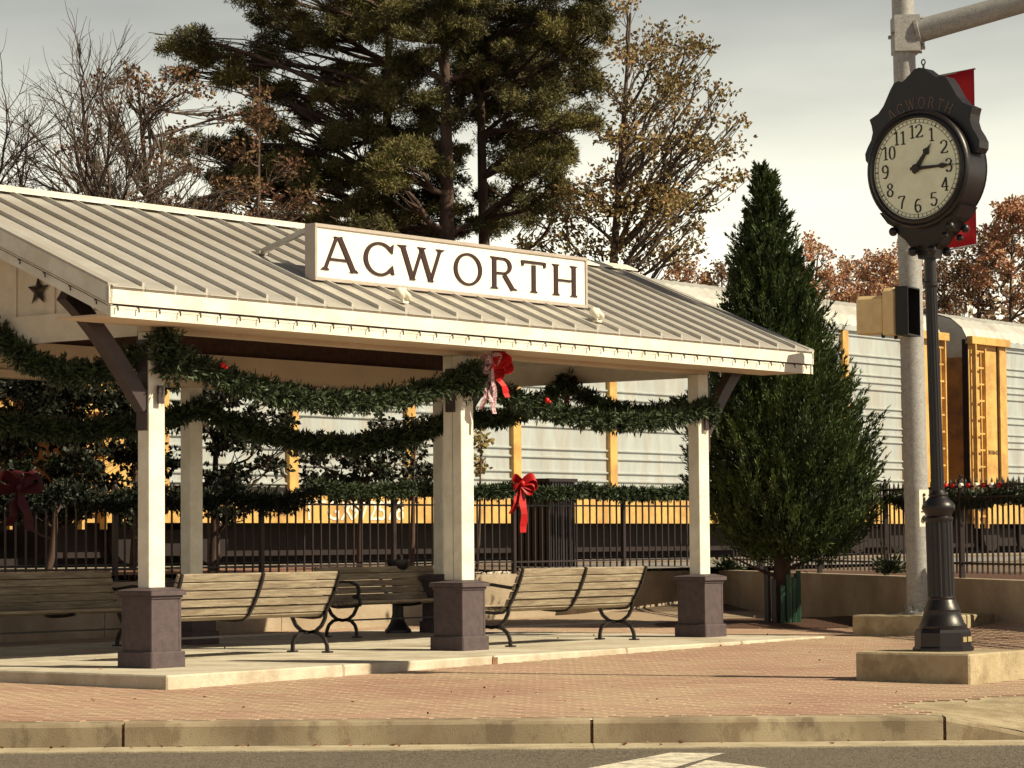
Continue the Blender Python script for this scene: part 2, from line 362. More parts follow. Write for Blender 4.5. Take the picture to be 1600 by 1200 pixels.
# kerb, gutter
kerb = empty('kerb', (0, YC, 0), kind='structure')
def kerb_seg(x0, x1, zt0=-.17, zt1=-.17):
    b = MB(); n = 12; k0 = x0+.012; k1 = x1-.012
    prof = [(0, -.36), (0.0, -.03), (.012, -.008), (.035, 0), (.22, .002), (.22, -.36)]
    for i in range(n+1):
        x = k0+(k1-k0)*i/n; zt = zt0+(zt1-zt0)*i/n
        for (y, z) in prof:
            jz = random.uniform(-.002, .002)
            b.v.append((x, y+random.uniform(-.0025, .0025), (zt+z+jz) if z > -.3 else -.40))
    m_ = len(prof)
    for i in range(n):
        for j in range(m_-1): b.f.append((i*m_+j, (i+1)*m_+j, (i+1)*m_+j+1, i*m_+j+1)); b.m.append(0)
    b.f.append(tuple(range(m_))); b.m.append(0); b.f.append(tuple(n*m_+j for j in range(m_-1, -1, -1))); b.m.append(0)
    return b.build('kerb_stone', M_curb, kerb)
xj = [-9.9, -6.35, -2.87, .565, 3.15]
for a, c in zip(xj[:-1], xj[1:]): kerb_seg(a, c)
kerb_seg(3.15, 3.95, -.172, -.335); kerb_seg(3.95, 8, -.35, -.35)
sheet('ramp', [3.95, 4.4, 5, 6, 8, 14], [20.546, 20.757], lambda x, y: -.331, M_plinth, kind='structure')
# thin dark mortar inside the joints
b = MB()
for x in xj[1:]: b.box(x-.014, x+.014, .012, .2, -.39, -.183)
b.build('joint_filler', M_mulch, kerb)
g = MB()
for a, c in ((-10, -2.87), (-2.865, .565), (.57, 4.0), (4.005, 9)):
    g.box(a, c, 20.06, YC-.004, -.40, -.343)
g.build('gutter', M_gutter, kind='structure')
# road arrow (worn white paint, partly outside the view)
b = MB()
def rp_(px, py): p = un(px, py, z=-.348); return (p.x, p.y, p.z)
b.add([rp_(*q) for q in ((770, 1225), (925, 1199), (1047, 1176), (1133, 1176.5), (1092, 1188), (1010, 1212))], [(0, 1, 2, 3, 4, 5)])
b.add([rp_(*q) for q in ((1104, 1187.5), (1195, 1199), (1290, 1212), (1030, 1214))], [(0, 1, 2, 3)])
b.build('road_arrow', M_marking, flip=False, kind='structure')

# slab of the pavilion
slab = empty('pavilion_slab', P(SU0, SV0), TH, kind='structure')
us = [SU0, 1.22, 3.50, 5.8, 8.05, SU1]
for a, c in zip(us[:-1], us[1:]):
    for w0, w1 in ((SV0, 2.0), (2.0, SV1)):
        MB().cbox(a-SU0+.006, c-SU0-.006, w0-SV0+.006, w1-SV0-.006, -.34, 0, .014).build('slab_section', M_conc, slab)
MB().box(.02, SU1-SU0-.02, .02, SV1-SV0-.02, -.34, -.02).build('joint_filler', M_sand, slab)
MB().box(3.5-SU0-.03, 3.5-SU0+.05, -.004, .02, -.085, -.012).build('joint_plate', M_leafdead, slab)

# ------------------------------------------------------------------ pavilion
pav = empty('pavilion', P(0, 0), TH, label='open white pavilion with a grey standing seam metal roof on dark square pedestals', cat='pavilion')
def part(b, name, m, parent=pav, **k): return b.build(name, m, parent, **k)
def post(u, v, hw, hd, groove=False, zt=3.12):
    b = MB()
    if groove:
        b.cbox(-hw, hw, -hd, -.006, .735, zt, .006); b.cbox(-hw+.004, hw-.004, .006, hd, .735, zt, .006); b.box(-hw+.02, hw-.02, -.007, .007, .735, zt)
    else: b.cbox(-hw, hw, -hd, hd, .735, zt, .006)
    o = part(b, 'post', M_white); o.location = (u, v, 0)
    q = MB()
    q.cbox(-.226, .226, -.226, .226, 0, .15, .012); q.cbox(-.192, .192, -.192, .192, .15, .66, .006)
    q.cbox(-.207, .207, -.207, .207, .64, .668, .005); q.cbox(-.232, .232, -.232, .232, .668, .712, .008)
    q.add([(-.232, -.232, .712), (.232, -.232, .712), (.232, .232, .712), (-.232, .232, .712), (-.13, -.13, .742), (.13, -.13, .742), (.13, .13, .742), (-.13, .13, .742)],
          [(0, 1, 5, 4), (1, 2, 6, 5), (2, 3, 7, 6), (3, 0, 4, 7), (4, 5, 6, 7)])
    # raised stile around each face gives the recessed panel
    for s_ in (-1, 1):
        for (a, c) in ((-.192, -.165), (.165, .192)):
            q.box(a, c, s_*.192-.004, s_*.192+.004, .152, .638); q.box(s_*.192-.004, s_*.192+.004, a, c, .152, .638)
    q.build('pedestal', M_ped, o)
    return o
for i, (u, hd, gr) in enumerate(((0, .075, False), (BAY, .125, True), (2*BAY, .078, False))):
    post(u, 0, .105, hd, gr); post(u, WD, .105, .078, False, 2.98)
# beams, plates
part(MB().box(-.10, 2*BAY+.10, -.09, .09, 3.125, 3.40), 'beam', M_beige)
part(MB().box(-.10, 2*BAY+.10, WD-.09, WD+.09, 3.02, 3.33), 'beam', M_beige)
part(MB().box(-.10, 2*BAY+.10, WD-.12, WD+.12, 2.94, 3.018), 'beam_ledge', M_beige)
part(MB().box(.05, 2*BAY-.05, WD-.05, WD+.05, 3.332, 3.62), 'frieze_board', M_ceil)
part(MB().box(.05, 2*BAY-.05, -.03, .03, 3.41, 3.62), 'frieze_board', M_ceil)
# gable walls with battens
for gi, ug in enumerate((0, 2*BAY)):
    s_ = -1 if gi == 0 else 1
    b = MB(); x0, x1 = (ug-.04, ug+.04)
    poly = [(.10, 3.332), (WD-.10, 3.332), (WD-.1, roofz(WD-.1)-.13), (VM, roofz(VM)-.13), (.10, roofz(.1)-.13)]
    b.prism(poly, lambda x, y, d: Vector((x0+d, x, y)), .08)
    gw = part(b, 'gable_wall', M_board)
    gb = MB().box(ug-.085 if gi == 0 else ug+.072, ug-.072 if gi == 0 else ug+.085, .1, WD-.1, 3.09, 3.36)
    part(gb, 'gable_band', M_board)
    wv = .19
    while wv < WD-.12:
        xa = ug-.06 if gi == 0 else ug+.04
        MB().box(xa, xa+.02, wv-.022, wv+.022, 3.36, roofz(wv)-.14).build('batten', M_board, gw)
        wv += .54
# ceiling boards following the slopes
for sgn in (0, 1):
    b = MB(); n = 20
    for i in range(n):
        va = .1+(VM-.1)*i/n; vb = .1+(VM-.1)*(i+1)/n-.006
        if sgn: va, vb = WD-va, WD-vb
        za, zb = roofz(va)-.11, roofz(vb)-.11
        vs = [(-.0+.045, va, za), (2*BAY-.045, va, za), (2*BAY-.045, vb, zb), (.045, vb, zb)]
        vs += [(x, y, z+.02) for x, y, z in vs]
        b.add(vs, [(0, 1, 2, 3), (7, 6, 5, 4), (0, 4, 5, 1), (1, 5, 6, 2), (2, 6, 7, 3), (3, 7, 4, 0)])
    part(b, 'ceiling_boards', M_ceil)
# rafters under the gable overhangs
for ug, sg in ((0, -1), (2*BAY, 1)):
    for k in (0, 1):
        va, vb = (-OB+.05, VM) if k == 0 else (VM, WD+OB-.05)
        b = MB(); p = [Vector((ug+sg*.09, va, roofz(va)-.06)), Vector((ug+sg*(OA-.06), va, roofz(va)-.06)), Vector((ug+sg*(OA-.06), vb, roofz(vb)-.06)), Vector((ug+sg*.09, vb, roofz(vb)-.06))]
        b.add(p+[q+Z*.02 for q in p], [(0, 1, 2, 3), (7, 6, 5, 4), (0, 4, 5, 1), (1, 5, 6, 2), (2, 6, 7, 3), (3, 7, 4, 0)])
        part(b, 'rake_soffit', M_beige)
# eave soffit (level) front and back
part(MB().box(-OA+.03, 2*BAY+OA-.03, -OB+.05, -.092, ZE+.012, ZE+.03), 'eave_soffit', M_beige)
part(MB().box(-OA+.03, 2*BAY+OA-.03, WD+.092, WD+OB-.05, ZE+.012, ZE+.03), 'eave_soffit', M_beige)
# fascia: tall upper board, dark drip groove, lower board set back
for sv, sg in ((-OB, 1), (WD+OB, -1)):
    y0, y1 = sorted((sv, sv+sg*.045))
    part(MB().cbox(-OA-.0, 2*BAY+OA, y0, y1, ZE+.118, ZT-.004, .004), 'fascia_board', M_white)
    y0, y1 = sorted((sv+sg*.022, sv+sg*.05)); part(MB().cbox(-OA+.02, 2*BAY+OA-.02, y0, y1, ZE, ZE+.104, .004), 'fascia_trim', M_white)
    y0, y1 = sorted((sv+sg*.034, sv+sg*.048)); part(MB().box(-OA+.03, 2*BAY+OA-.03, y0, y1, ZE+.1045, ZE+.1175), 'drip_groove', M_ped)
# rakes (barge boards) on both gables
for ug, sg in ((-OA, -1), (2*BAY+OA, 1)):
    for k in (0, 1):
        va, vb = (-OB, VM) if k == 0 else (WD+OB, VM)
        for nm, z0, z1, d0, d1, mm in (('barge_board', .118, .271, 0, .045, M_white), ('barge_trim', 0, .104, .022, .05, M_white), ('barge_flashing', .276, .300, -.012, .11, M_roof)):
            xa, xb = ug-sg*d0, ug-sg*d1
            o_ = -FH-.002
            vs = []
            for (vv_) in (va, vb):
                zz = roofz(vv_)
                for x in (xa, xb):
                    for z in (z0, z1): vs.append((x, vv_, zz+o_+z))
            b = MB().add(vs, [(0, 1, 3, 2), (4, 6, 7, 5), (0, 4, 5, 1), (2, 3, 7, 6), (0, 2, 6, 4), (1, 5, 7, 3)])
            part(b, nm, mm)
# standing seam roof panels, each a piece
seams = [-OA+.02] + [-.90+.407*k for k in range(0, 60) if -.90+.407*k < 2*BAY+OA-.15] + [2*BAY+OA-.02]
for side in (0, 1):
    va, vb = (-OB-.025, VM-.03) if side == 0 else (WD+OB+.025, VM+.03)
    cache = {}
    for a, c in zip(seams[:-1], seams[1:]):
        w = round(c-a, 4)
        if w not in cache:
            b = MB(); t = .016
            def rz_(v): return roofz(v) if side == 0 else roofz(v)
            def q4(x0, x1, z0, z1, v0=va, v1=vb):
                vs = [(x, v, ZT+SL*((v if side == 0 else WD-v)+OB)+z) for v in (v0, v1) for z in (z0, z1) for x in (x0, x1)]
                b.add(vs, [(0, 2, 3, 1), (4, 5, 7, 6), (0, 1, 5, 4), (2, 6, 7, 3), (0, 4, 6, 2), (1, 3, 7, 5)])
            q4(.004, w-.004, 0, .010)
            if c < 2*BAY+OA-.1: q4(w-.014, w+.014, -.004, .052, va+.03 if side == 0 else va-.03)
            # two shallow stiffening ribs
            o = part(b, 'roof_panel', M_roof); o.location = (a, 0, 0); cache[w] = o
        else: inst(cache[w], pav, (a, 0, 0))
# ridge cap
b = MB(); za = roofz(VM)
for sgn in (-1, 1):
    vs = []
    for x in (-OA-.015, 2*BAY+OA+.015):
        for (dv, dz) in ((0, .062), (sgn*.17, .062-SL*.17), (sgn*.17, .045-SL*.17), (0, .045)): vs.append((x, VM+dv, za+dz))
    b.add(vs, [(0, 1, 5, 4), (1, 2, 6, 5), (2, 3, 7, 6), (0, 4, 7, 3), (0, 3, 2, 1), (4, 5, 6, 7)])
part(b, 'ridge_cap', M_white)
# knee braces: dark curved timbers carrying the gable overhangs, and short blocks on the posts
for (u, v, su) in ((0, 0, -1), (0, WD, -1), (2*BAY, 0, 1), (2*BAY, WD, 1)):
    b = MB(); pts = []
    for i in range(9):
        t = i/8; uu = u+su*(.10+1.0*t); zz = 2.42+.98*(t**1.25) if False else 2.42+1.0*(math.sin(t*PI/2)*.35+t*.65)
        zz = min(zz, 3.42); pts.append((uu, v, zz))
    for a, c in zip(pts[:-1], pts[1:]): b.pbox(a, c, .12, .15)
    part(b, 'knee_brace', M_darkbrace)
    part(MB().box(u+su*.107-.012, u+su*.107+.012+su*.03, v-.07, v+.07, 2.2, 3.05), 'brace_plate', M_darkbrace)
for u in (0, BAY, 2*BAY):
    part(MB().box(u-.035, u+.035, -.13, -.108, 2.45, 2.62) if u != BAY else MB().box(u-.155, u-.11, -.05, .05, 2.52, 2.98), 'bracket', M_darkbrace)
    part(MB().box(u+.09, u+.62, WD-.22, WD-.15, 3.02, 3.09), 'ceiling_lamp_bar', M_darkbrace)

# ------------------------------------------------------------------ small things on the pavilion
jb = MB().cbox(-.045, .045, -.03, .03, 0, .17, .006).build('junction_box', M_house, label='small white electrical box high on the right post of the pavilion', cat='electrical box')
jb.location = P(2*BAY+.155, -.02, 2.38); jb.rotation_euler = (0, 0, TH)
st = MB(); poly = []
for i in range(10):
    a = PI/2+i*PI/5; r_ = .155 if i % 2 == 0 else .062; poly.append((r_*math.cos(a), r_*math.sin(a)))
ctr = [(0, 0)]
st.add([(0.0, x, y) for x, y in poly]+[(-.035, 0, 0)]+[(0.004, 0, 0)], [(i, (i+1) % 10, 10) for i in range(10)]+[((i+1) % 10, i, 11) for i in range(10)])
star = st.build('barn_star', M_iron, label='dark five pointed star hung on the white gable boards', cat='star')
star.location = P(-.066, 1.47, 3.60); star.rotation_euler = (0, 0, TH)

# light string clipped along the front fascia and the left rake
ls = empty('light_string', P(-OA, -OB-.0, ZE), TH, label='string of tiny bulbs clipped along the front and side fascia boards', cat='light string')
wire = MB(); wire.tube([(x, -.006, .10+random.uniform(-.004, .002)) for x in np.linspace(.0, 2*BAY+2*OA, 60)], .0022, 4)
wire.tube([(-.01, v, (roofz(v-OB)-ZT)+.095) for v in np.linspace(0, VM+OB, 14)], .0035, 4)
wire.build('cable', M_iron, ls)
bb = MB().box(-.003, .004, -.012, .012, -.004, .006); bb.box(-.007, .004, -.016, -.008, -.038, -.002)
b0 = bb.build('bulb', M_iron, ls); b0.location = (.1, 0, .09)
x = .36
while x < 2*BAY+2*OA: inst(b0, ls, (x, 0, .09)); x += .262
for v in np.arange(.16, VM+OB, .33): inst(b0, ls, (-.012, v, roofz(v-OB)-ZT+.085), PI/2)

# ------------------------------------------------------------------ the roof sign
SG0, SGL, SGV, SGZ, SGH = 2.19, 4.61, -.10, 3.765, .570
sign = empty('roof_sign', P(SG0, SGV, SGZ), TH, label='long white sign board with dark stencilled capitals standing on the metal roof', cat='sign')
MB().box(.03, SGL-.03, .012, .10, .03, SGH-.03).build('board', M_signw, sign)
for nm, bx in (('frame_rail', (0, SGL, -.006, .135, 0, .034)), ('frame_rail', (0, SGL, -.006, .135, SGH-.034, SGH)), ('frame_stile', (0, .034, -.004, .133, .034, SGH-.034)), ('frame_stile', (SGL-.034, SGL, -.004, .133, .034, SGH-.034))):
    MB().box(*bx).build(nm, M_signf, sign)
def strut(x):
    b = MB(); b.pbox((x, .13, SGH-.05), (x, .79, roofz(.69)-SGZ+.03), .05, .05); b.box(x-.06, x+.06, .74, .86, roofz(.62)-SGZ+.04, roofz(.62)-SGZ+.075)
    b.build('strut', M_roof, sign)
strut(.05); strut(SGL-.05); strut(SGL/2)
# letters: strokes with flared serif ends and stencil gaps, in a 1-high box
def stroke(b, x0, z0, x1, z1, t, fr, s0=0, s1=0):
    a = Vector((x0, z0)); c = Vector((x1, z1)); d = (c-a).normalized(); n = Vector((-d.y, d.x))*t/2
    b.prism([tuple(a-n), tuple(c-n), tuple(c+n), tuple(a+n)], fr, .014)
def arc(b, cx, cz, rx, rz, a0, a1, t, fr, n=22, tx=None):
    tx = tx or t
    for i in range(n):
        t0, t1 = a0+(a1-a0)*i/n, a0+(a1-a0)*(i+1)/n
        q = []
        for (tt, s_) in ((t0, -1), (t1, -1), (t1, 1), (t0, 1)):
            q.append((cx+(rx+s_*t/2)*math.cos(tt), cz+(rz+s_*tx/2)*math.sin(tt)))
        b.prism(q, fr, .014)
def serif(b, x, z, w, h, fr, up):                                   # small flared foot
    s_ = 1 if up else -1
    b.prism([(x-w/2, z), (x+w/2, z), (x+w*.22, z-s_*h), (x-w*.22, z-s_*h)], fr, .0145)
T = .115
def L_A(b, fr):
    stroke(b, .05, 0, .385, 1, T*.72, fr); stroke(b, .86, 0, .455, 1, T*1.1, fr); stroke(b, .20, .33, .69, .33, T*.62, fr)
    serif(b, .06, 0, .24, .08, fr, False); serif(b, .86, 0, .26, .08, fr, False); b.prism([(.30, 1.0), (.55, 1.0), (.50, .93), (.36, .93)], fr, .0145)
def L_C(b, fr):
    arc(b, .46, .5, .40, .47, R(42), R(318), T, fr, tx=T*.7); b.prism([(.72, .78), (.83, .68), (.86, .98), (.80, .93)], fr, .0145); b.prism([(.72, .22), (.83, .34), (.88, .06), (.80, .07)], fr, .0145)
def L_W(b, fr):
    stroke(b, .10, 1, .36, 0, T*1.0, fr); stroke(b, .36, 0, .60, .93, T*.62, fr); stroke(b, .60, .93, .84, 0, T*1.0, fr); stroke(b, .84, 0, 1.10, 1, T*.66, fr)
    serif(b, .10, 1, .26, .07, fr, True); serif(b, 1.10, 1, .24, .07, fr, True); serif(b, .61, 1, .24, .07, fr, True)
    b.prism([(.28, -.02), (.44, -.02), (.40, .06), (.32, .06)], fr, .0145); b.prism([(.76, -.02), (.92, -.02), (.88, .06), (.80, .06)], fr, .0145)
def L_O(b, fr):
    arc(b, .5, .5, .41, .47, 0, 2*PI, T, fr, 36, tx=T*.62)
def L_R(b, fr):
    stroke(b, .12, 0, .12, 1, T*1.1, fr); serif(b, .12, 0, .26, .07, fr, False); serif(b, .12, 1, .26, .07, fr, True)
    stroke(b, .22, .96, .44, .96, T*.65, fr); stroke(b, .22, .50, .44, .50, T*.6, fr); arc(b, .42, .73, .20, .23, -PI/2, PI/2, T*1.0, fr, 14, tx=T*.65)
    stroke(b, .44, .45, .72, 0, T*1.1, fr); serif(b, .74, 0, .24, .06, fr, False)
def L_T(b, fr):
    stroke(b, .42, 0, .42, .87, T*1.1, fr); serif(b, .42, 0, .26, .07, fr, False); stroke(b, .05, .96, .79, .96, T*.72, fr)
    b.prism([(.0, .99), (.10, .99), (.08, .82), (.02, .82)], fr, .0145); b.prism([(.74, .99), (.84, .99), (.82, .82), (.76, .82)], fr, .0145)
def L_H(b, fr):
    for x_ in (.12, .72):
        stroke(b, x_, 0, x_, 1, T*1.1, fr); serif(b, x_, 0, .26, .07, fr, False); serif(b, x_, 1, .26, .07, fr, True)
    stroke(b, .22, .50, .63, .50, T*.6, fr)
LET = [('letter_a', L_A, .90), ('letter_c', L_C, .86), ('letter_w', L_W, 1.18), ('letter_o', L_O, 1.0), ('letter_r', L_R, .80), ('letter_t', L_T, .84), ('letter_h', L_H, .82)]
# x positions measured along the board (m), letter height .345
def s_of(px):
    k = (px-800-1.6)/F_PX; o_ = P(0, SGV); return (k*o_.y-o_.x)/(U.x-k*U.y)-SG0
edges = [(507, 558), (571, 618), (626, 696), (711, 758), (770, 809), (818, 857), (867, 905)]
lx = [s_of(a) for a, c in edges]; lw = [s_of(c)-s_of(a) for a, c in edges]; lh = .345
for (nm, fn, adv), x0, w_ in zip(LET, lx, lw):
    b = MB(); sx = w_/adv
    fn(b, lambda x, z, d: Vector((x0+x*sx, .0125-d, .112+z*lh)))
    b.build(nm, M_signl, sign)

# floodlights aimed at the sign
def flood(px_u, lab):
    r_ = empty('floodlight', P(px_u, -.55, roofz(-.55)+.02), TH,  label=lab, cat='floodlight', group='floodlights on the roof')
    b = MB(); b.box(-.06, .06, -.05, .05, 0, .03); b.tube([(0, 0, .02), (0, 0, .12)], .016, 6); b.build('bracket', M_house, r_)
    for s_ in (-1, 1):
        Mx = Matrix.Rotation(R(20*s_), 3, 'Z') @ Matrix.Rotation(R(-50), 3, 'X')
        q = MB(); q.lathe([(.018, -.09), (.045, -.07), (.05, 0), (.068, .06), (.068, .075), (.055, .075)], (s_*.055, 0, .13), 12, Mx); q.build('lamp_head', M_house, r_, smooth=True)
    r_.scale = (.72, .72, .72)
flood(3.02, 'white twin floodlight on the roof below the letters C and W'); flood(6.36, 'white twin floodlight on the roof below the letter H')

# ------------------------------------------------------------------ benches
def make_bench(label, group='slatted park benches'):
    LB = 2.33
    t = empty('park_bench', (0, 0, 0), label=label, cat='bench', group=group)
    # slats: x along, y depth (back at 0, seat forward +y)
    def slat(y, z, ang, w=.082, th=.03):
        Mx = Matrix.Translation((0, y, z)) @ Matrix.Rotation(ang, 4, 'X')
        b = MB(); b.cbox(-.03, LB+.03, -w/2, w/2, -th/2, th/2, .005, Mx); b.build('slat', M_slat, t)
    for k in range(5):
        f = k/4; y = .03-.17*f-.015*math.sin(PI*f); z = .475+.335*f; slat(y, z, R(68+42*.0)+R(180-68-68)*0+R(48) if False else R(112), .076)
    slat(.085, .41, R(150), .076)
    for k in range(5): slat(.165+.082*k, .40+.008*k, R(0), .07)
    for xi in (0.0, LB/2, LB):
        b = MB(); w, h = .035, .028
        def path(pts, n=1):
            for a, c in zip(pts[:-1], pts[1:]): b.pbox((xi, a[0], a[1]), (xi, c[0], c[1]), w, h, up=Vector((1, 0, 0)))
        # back strap behind the slats and seat bearer
        path([(-.175, .85), (-.150, .76), (-.09, .62), (-.02, .50), (.03, .43), (.10, .375), (.20, .365), (.40, .375), (.55, .395)])
        if xi != LB/2:
            path([(.02, .44), (.03, .36), (.08, .28), (.16, .225), (.26, .205), (.36, .225), (.44, .28), (.50, .38)])
            path([(.0, .0), (.005, .08), (.04, .15), (.11, .20), (.20, .215), (.26, .21), (.32, .215), (.40, .20), (.46, .15), (.485, .08), (.49, 0)])
            b.box(xi-.035, xi+.035, -.05, .05, 0, .018); b.box(xi-.035, xi+.035, .44, .54, 0, .018)
            path([(-.13, .67), (-.02, .64), (.10, .655), (.25, .675), (.40, .67), (.50, .63), (.53, .56), (.50, .50), (.46, .48), (.44, .51)])
            path([(.50, .50), (.54, .45), (.55, .39)])
        b.build('end_frame' if xi != LB/2 else 'middle_strap', M_iron, t)
    b = MB(); b.pbox((0, .26, .205), (LB, .26, .205), .02, .02); b.build('tie_rod', M_iron, t)
    return t
bench = make_bench('weathered slat bench seen from behind, in sun between the middle and right pedestals')
bench.location = P(5.51, .04); bench.rotation_euler = (0, 0, TH)
specs = [((1.04, .80), TH, 'weathered slat bench seen from behind, just right of the left front pedestal'),
         ((9.42, 4.1), TH+PI, 'dark shaded slat bench at the back of the shelter beside the drinking fountain'),
         ((3.75, 4.30), TH+PI, 'dark shaded slat bench at the far left edge, left of the front pedestal')]
LOCB = [P(1.04, .80), None, None]
for (uv, rz, lab), loc in zip(specs, LOCB):
    c = copy_tree(bench); c.location = loc or P(*uv); c.rotation_euler = (0, 0, rz); c['label'] = lab

# ------------------------------------------------------------------ drinking fountain
p = un(622, 989, z=0); p.z = 0
df = empty('drinking_fountain', (p.x, p.y, 0), TH, label='black pedestal drinking fountain with flared foot behind the shaded bench', cat='drinking fountain')
MB().lathe([(.17, 0), (.17, .04), (.14, .07), (.10, .14), (.075, .24), (.07, .5), (.075, .72), (.09, .78)], n=16).build('pedestal', M_iron, df, smooth=True)
MB().lathe([(.06, .76), (.13, .82), (.155, .90), (.155, .93), (.135, .93), (.11, .88), (.02, .86)], n=18).build('bowl', M_iron, df, smooth=True)
MB().tube([(.08, .0, .9), (.085, 0, .97), (.05, 0, .985)], .012, 6).build('spout', M_steel, df)

# ------------------------------------------------------------------ retaining wall and fence
WZ = .68
W0 = Vector((-9.2, 30.55, 0)); W1 = Vector((3.0, 44.2, 0)); W2 = Vector((7.9, 26.2, 0))
M_wall_shade = mat('retaining_concrete_shaded', (.30, .225, .165), (.20, .145, .105), 1.5, .92, bump=.4, bscale=30, dirt=((.10, .065, .045), .9, .7))  # darker copy of the wall concrete with shade in its colour, left unassigned
def wallseg(a, c, name, label, z0, zt0, zt1, wm=None):
    d = (c-a).normalized(); n = Vector((-d.y, d.x, 0)); ln = (c-a).length
    e = empty(name, a, math.atan2(d.y, d.x), label=label, cat='retaining wall')
    x = 0; k = 0
    while x < ln-.3:
        x2 = min(x+3.05, ln); f0, f1 = x/ln, x2/ln
        za, zb = zt0+(zt1-zt0)*f0, zt0+(zt1-zt0)*f1
        b = MB(); vs = [(x+.005, 0, z0), (x2-.005, 0, z0), (x2-.005, .3, z0), (x+.005, .3, z0), (x+.005, 0, za), (x2-.005, 0, zb), (x2-.005, .3, zb), (x+.005, .3, za)]
        b.add(vs, [(3, 2, 1, 0), (4, 5, 6, 7), (0, 1, 5, 4), (1, 2, 6, 5), (2, 3, 7, 6), (3, 0, 4, 7)])
        b.build('wall_panel', wm or M_wall, e); x = x2
    return e
wallseg(W0, W1, 'retaining_wall', 'pale low concrete retaining wall behind the benches on the left', -.3, WZ, WZ)
wallseg(W1+Vector((.22, -.28, 0)), W2, 'retaining_wall', 'low concrete wall in shade running behind the tall evergreen and the clock', -.3, WZ, .60)
# planting bed behind the wall and gentle rise to the tracks
def bed(x, y):
    return .64
b = MB()
def strip(pts_a, pts_b, za, zb, m, nm, kind='structure', **k):
    b = MB(); n = len(pts_a)
    for p, q in zip(pts_a, pts_b): b.v += [(p.x, p.y, za), (q.x, q.y, zb)]
    for i in range(n-1): b.f.append((2*i, 2*i+2, 2*i+3, 2*i+1)); b.m.append(0)
    return b.build(nm, m, kind=kind, flip=False, **k)
nA = Vector((-(W1-W0).normalized().y, (W1-W0).normalized().x, 0)); nB = Vector((.964, .264, 0))
TU = U; TP0 = Vector((2.2, 52.0, 0)); TN = V
def TR(s, n, z=0): return TP0 + TU*s + TN*n + Z*z
A_ = [W0-(W1-W0).normalized()*22+nA*.27, W0+nA*.27, W1+nA*.27+Vector((.0, 0, 0)), Vector((W1.x+.35, W1.y+.2, 0)), W2+nB*.28, W2+nB*.28+Vector((4, -14.7, 0))]
B_ = [a + (Vector((-.79, .61, 0))*5.2 if i < 2 else Vector((0, 2.2, 0)) if i < 4 else Vector((6, 1.6, 0))) for i, a in enumerate(A_)]
Ct = [TR(-60, -2.0), TR(-15, -2.0), TR(-2, -2.0), TR(1, -2.0), TR(12, -2), TR(60, -2)]
strip(A_, B_, .635, .66, M_mulch, 'planting_bed')
strip(B_, Ct, .66, .80, M_dirt, 'embankment')
strip(Ct, [TR(s, 6) for s in (-60, -15, -2, 1, 12, 60)], .80, .86, M_gravel, 'ballast_bed')
strip([TR(s, 6) for s in (-60, -15, -2, 1, 12, 60)], [TR(s, 40) for s in (-60, -15, -2, 1, 12, 60)], .86, .3, M_dirt, 'embankment')
# asphalt service road and a strip of red brick beyond the fence
strip([TR(s, -6.0) for s in (-9, -4, 2, 9, 16, 60)], [TR(s, -3.2) for s in (-9, -4, 2, 9, 16, 60)], .735, .785, mat('service_asphalt', (.24, .22, .21), (.17, .155, .15), 3, .95, bump=.3), 'service_road')
strip([TR(s, -4.6) for s in (-60, -40, -20, -10)], [TR(s, -2.4) for s in (-60, -40, -20, -10)], .765, .80, mat('brick_strip', (.30, .15, .10), (.20, .10, .07), 6, .95, bump=.3), 'brick_path')
# pale stones edging the bed
C = []; 
for i in range(700):
    f = random.random(); p_ = (W0+(W1-W0)*f) + nA*random.uniform(.5, 1.1); C.append(p_)
b = MB()
for p_ in C:
    r_ = random.uniform(.03, .07); b.ball((p_.x, p_.y, .65+r_*.4), r_, 6, (1, random.uniform(.7, 1.2), .7))
b.build('edging_stones', M_rockw, flip=False, kind='stuff', label='pale stones edging the planting bed behind the fence', cat='stones')

def fence(a, c, label, zb0, zb1, h=1.16, sp=.158, skip=None):
    d = (c-a).normalized(); ln = (c-a).length
    e = empty('picket_fence', a, math.atan2(d.y, d.x), label=label, cat='fence')
    zf = lambda x: zb0+(zb1-zb0)*x/ln
    pk = MB().box(-.010, .010, -.010, .010, -.0, h); pk.add([(-.010, -.010, h), (.010, -.010, h), (.010, .010, h), (-.010, .010, h), (0, 0, h+.04)], [(0, 1, 4), (1, 2, 4), (2, 3, 4), (3, 0, 4)])
    first = None; x = .08; i = 0
    while x < ln-.04:
        if (i % 16) == 8:
            q = MB().cbox(-.032, .032, -.032, .032, -.07, h+.02, .006); q.lathe([(.035, h+.02), (.03, h+.04), (.012, h+.05), (.026, h+.075), (.0, h+.10)], n=8)
            o = q.build('fence_post', M_fence, e); o.location = (x, 0, zf(x))
        else:
            if first is None: first = pk.build('picket', M_fence, e); first.location = (x, 0, zf(x)+.005)
            else: inst(first, e, (x, 0, zf(x)+.005))
        x += sp; i += 1
    for hz in (.13, h-.20, h-.06):
        MB().pbox((0, 0, zf(0)+hz), (ln, 0, zf(ln)+hz), .028, .026).build('fence_rail', M_fence, e)
    return e
FA = W0+nA*.15; FB = W1+nA*.15
fence(FA, FB, 'black iron picket fence on the wall behind the pavilion', .70, .73)
FC = W1+Vector((.3, -.2, 0))+nB*.15; FD = W2+nB*.15
fence(FC, FD, 'black iron picket fence behind the tall evergreen and the clock', .72, .67)

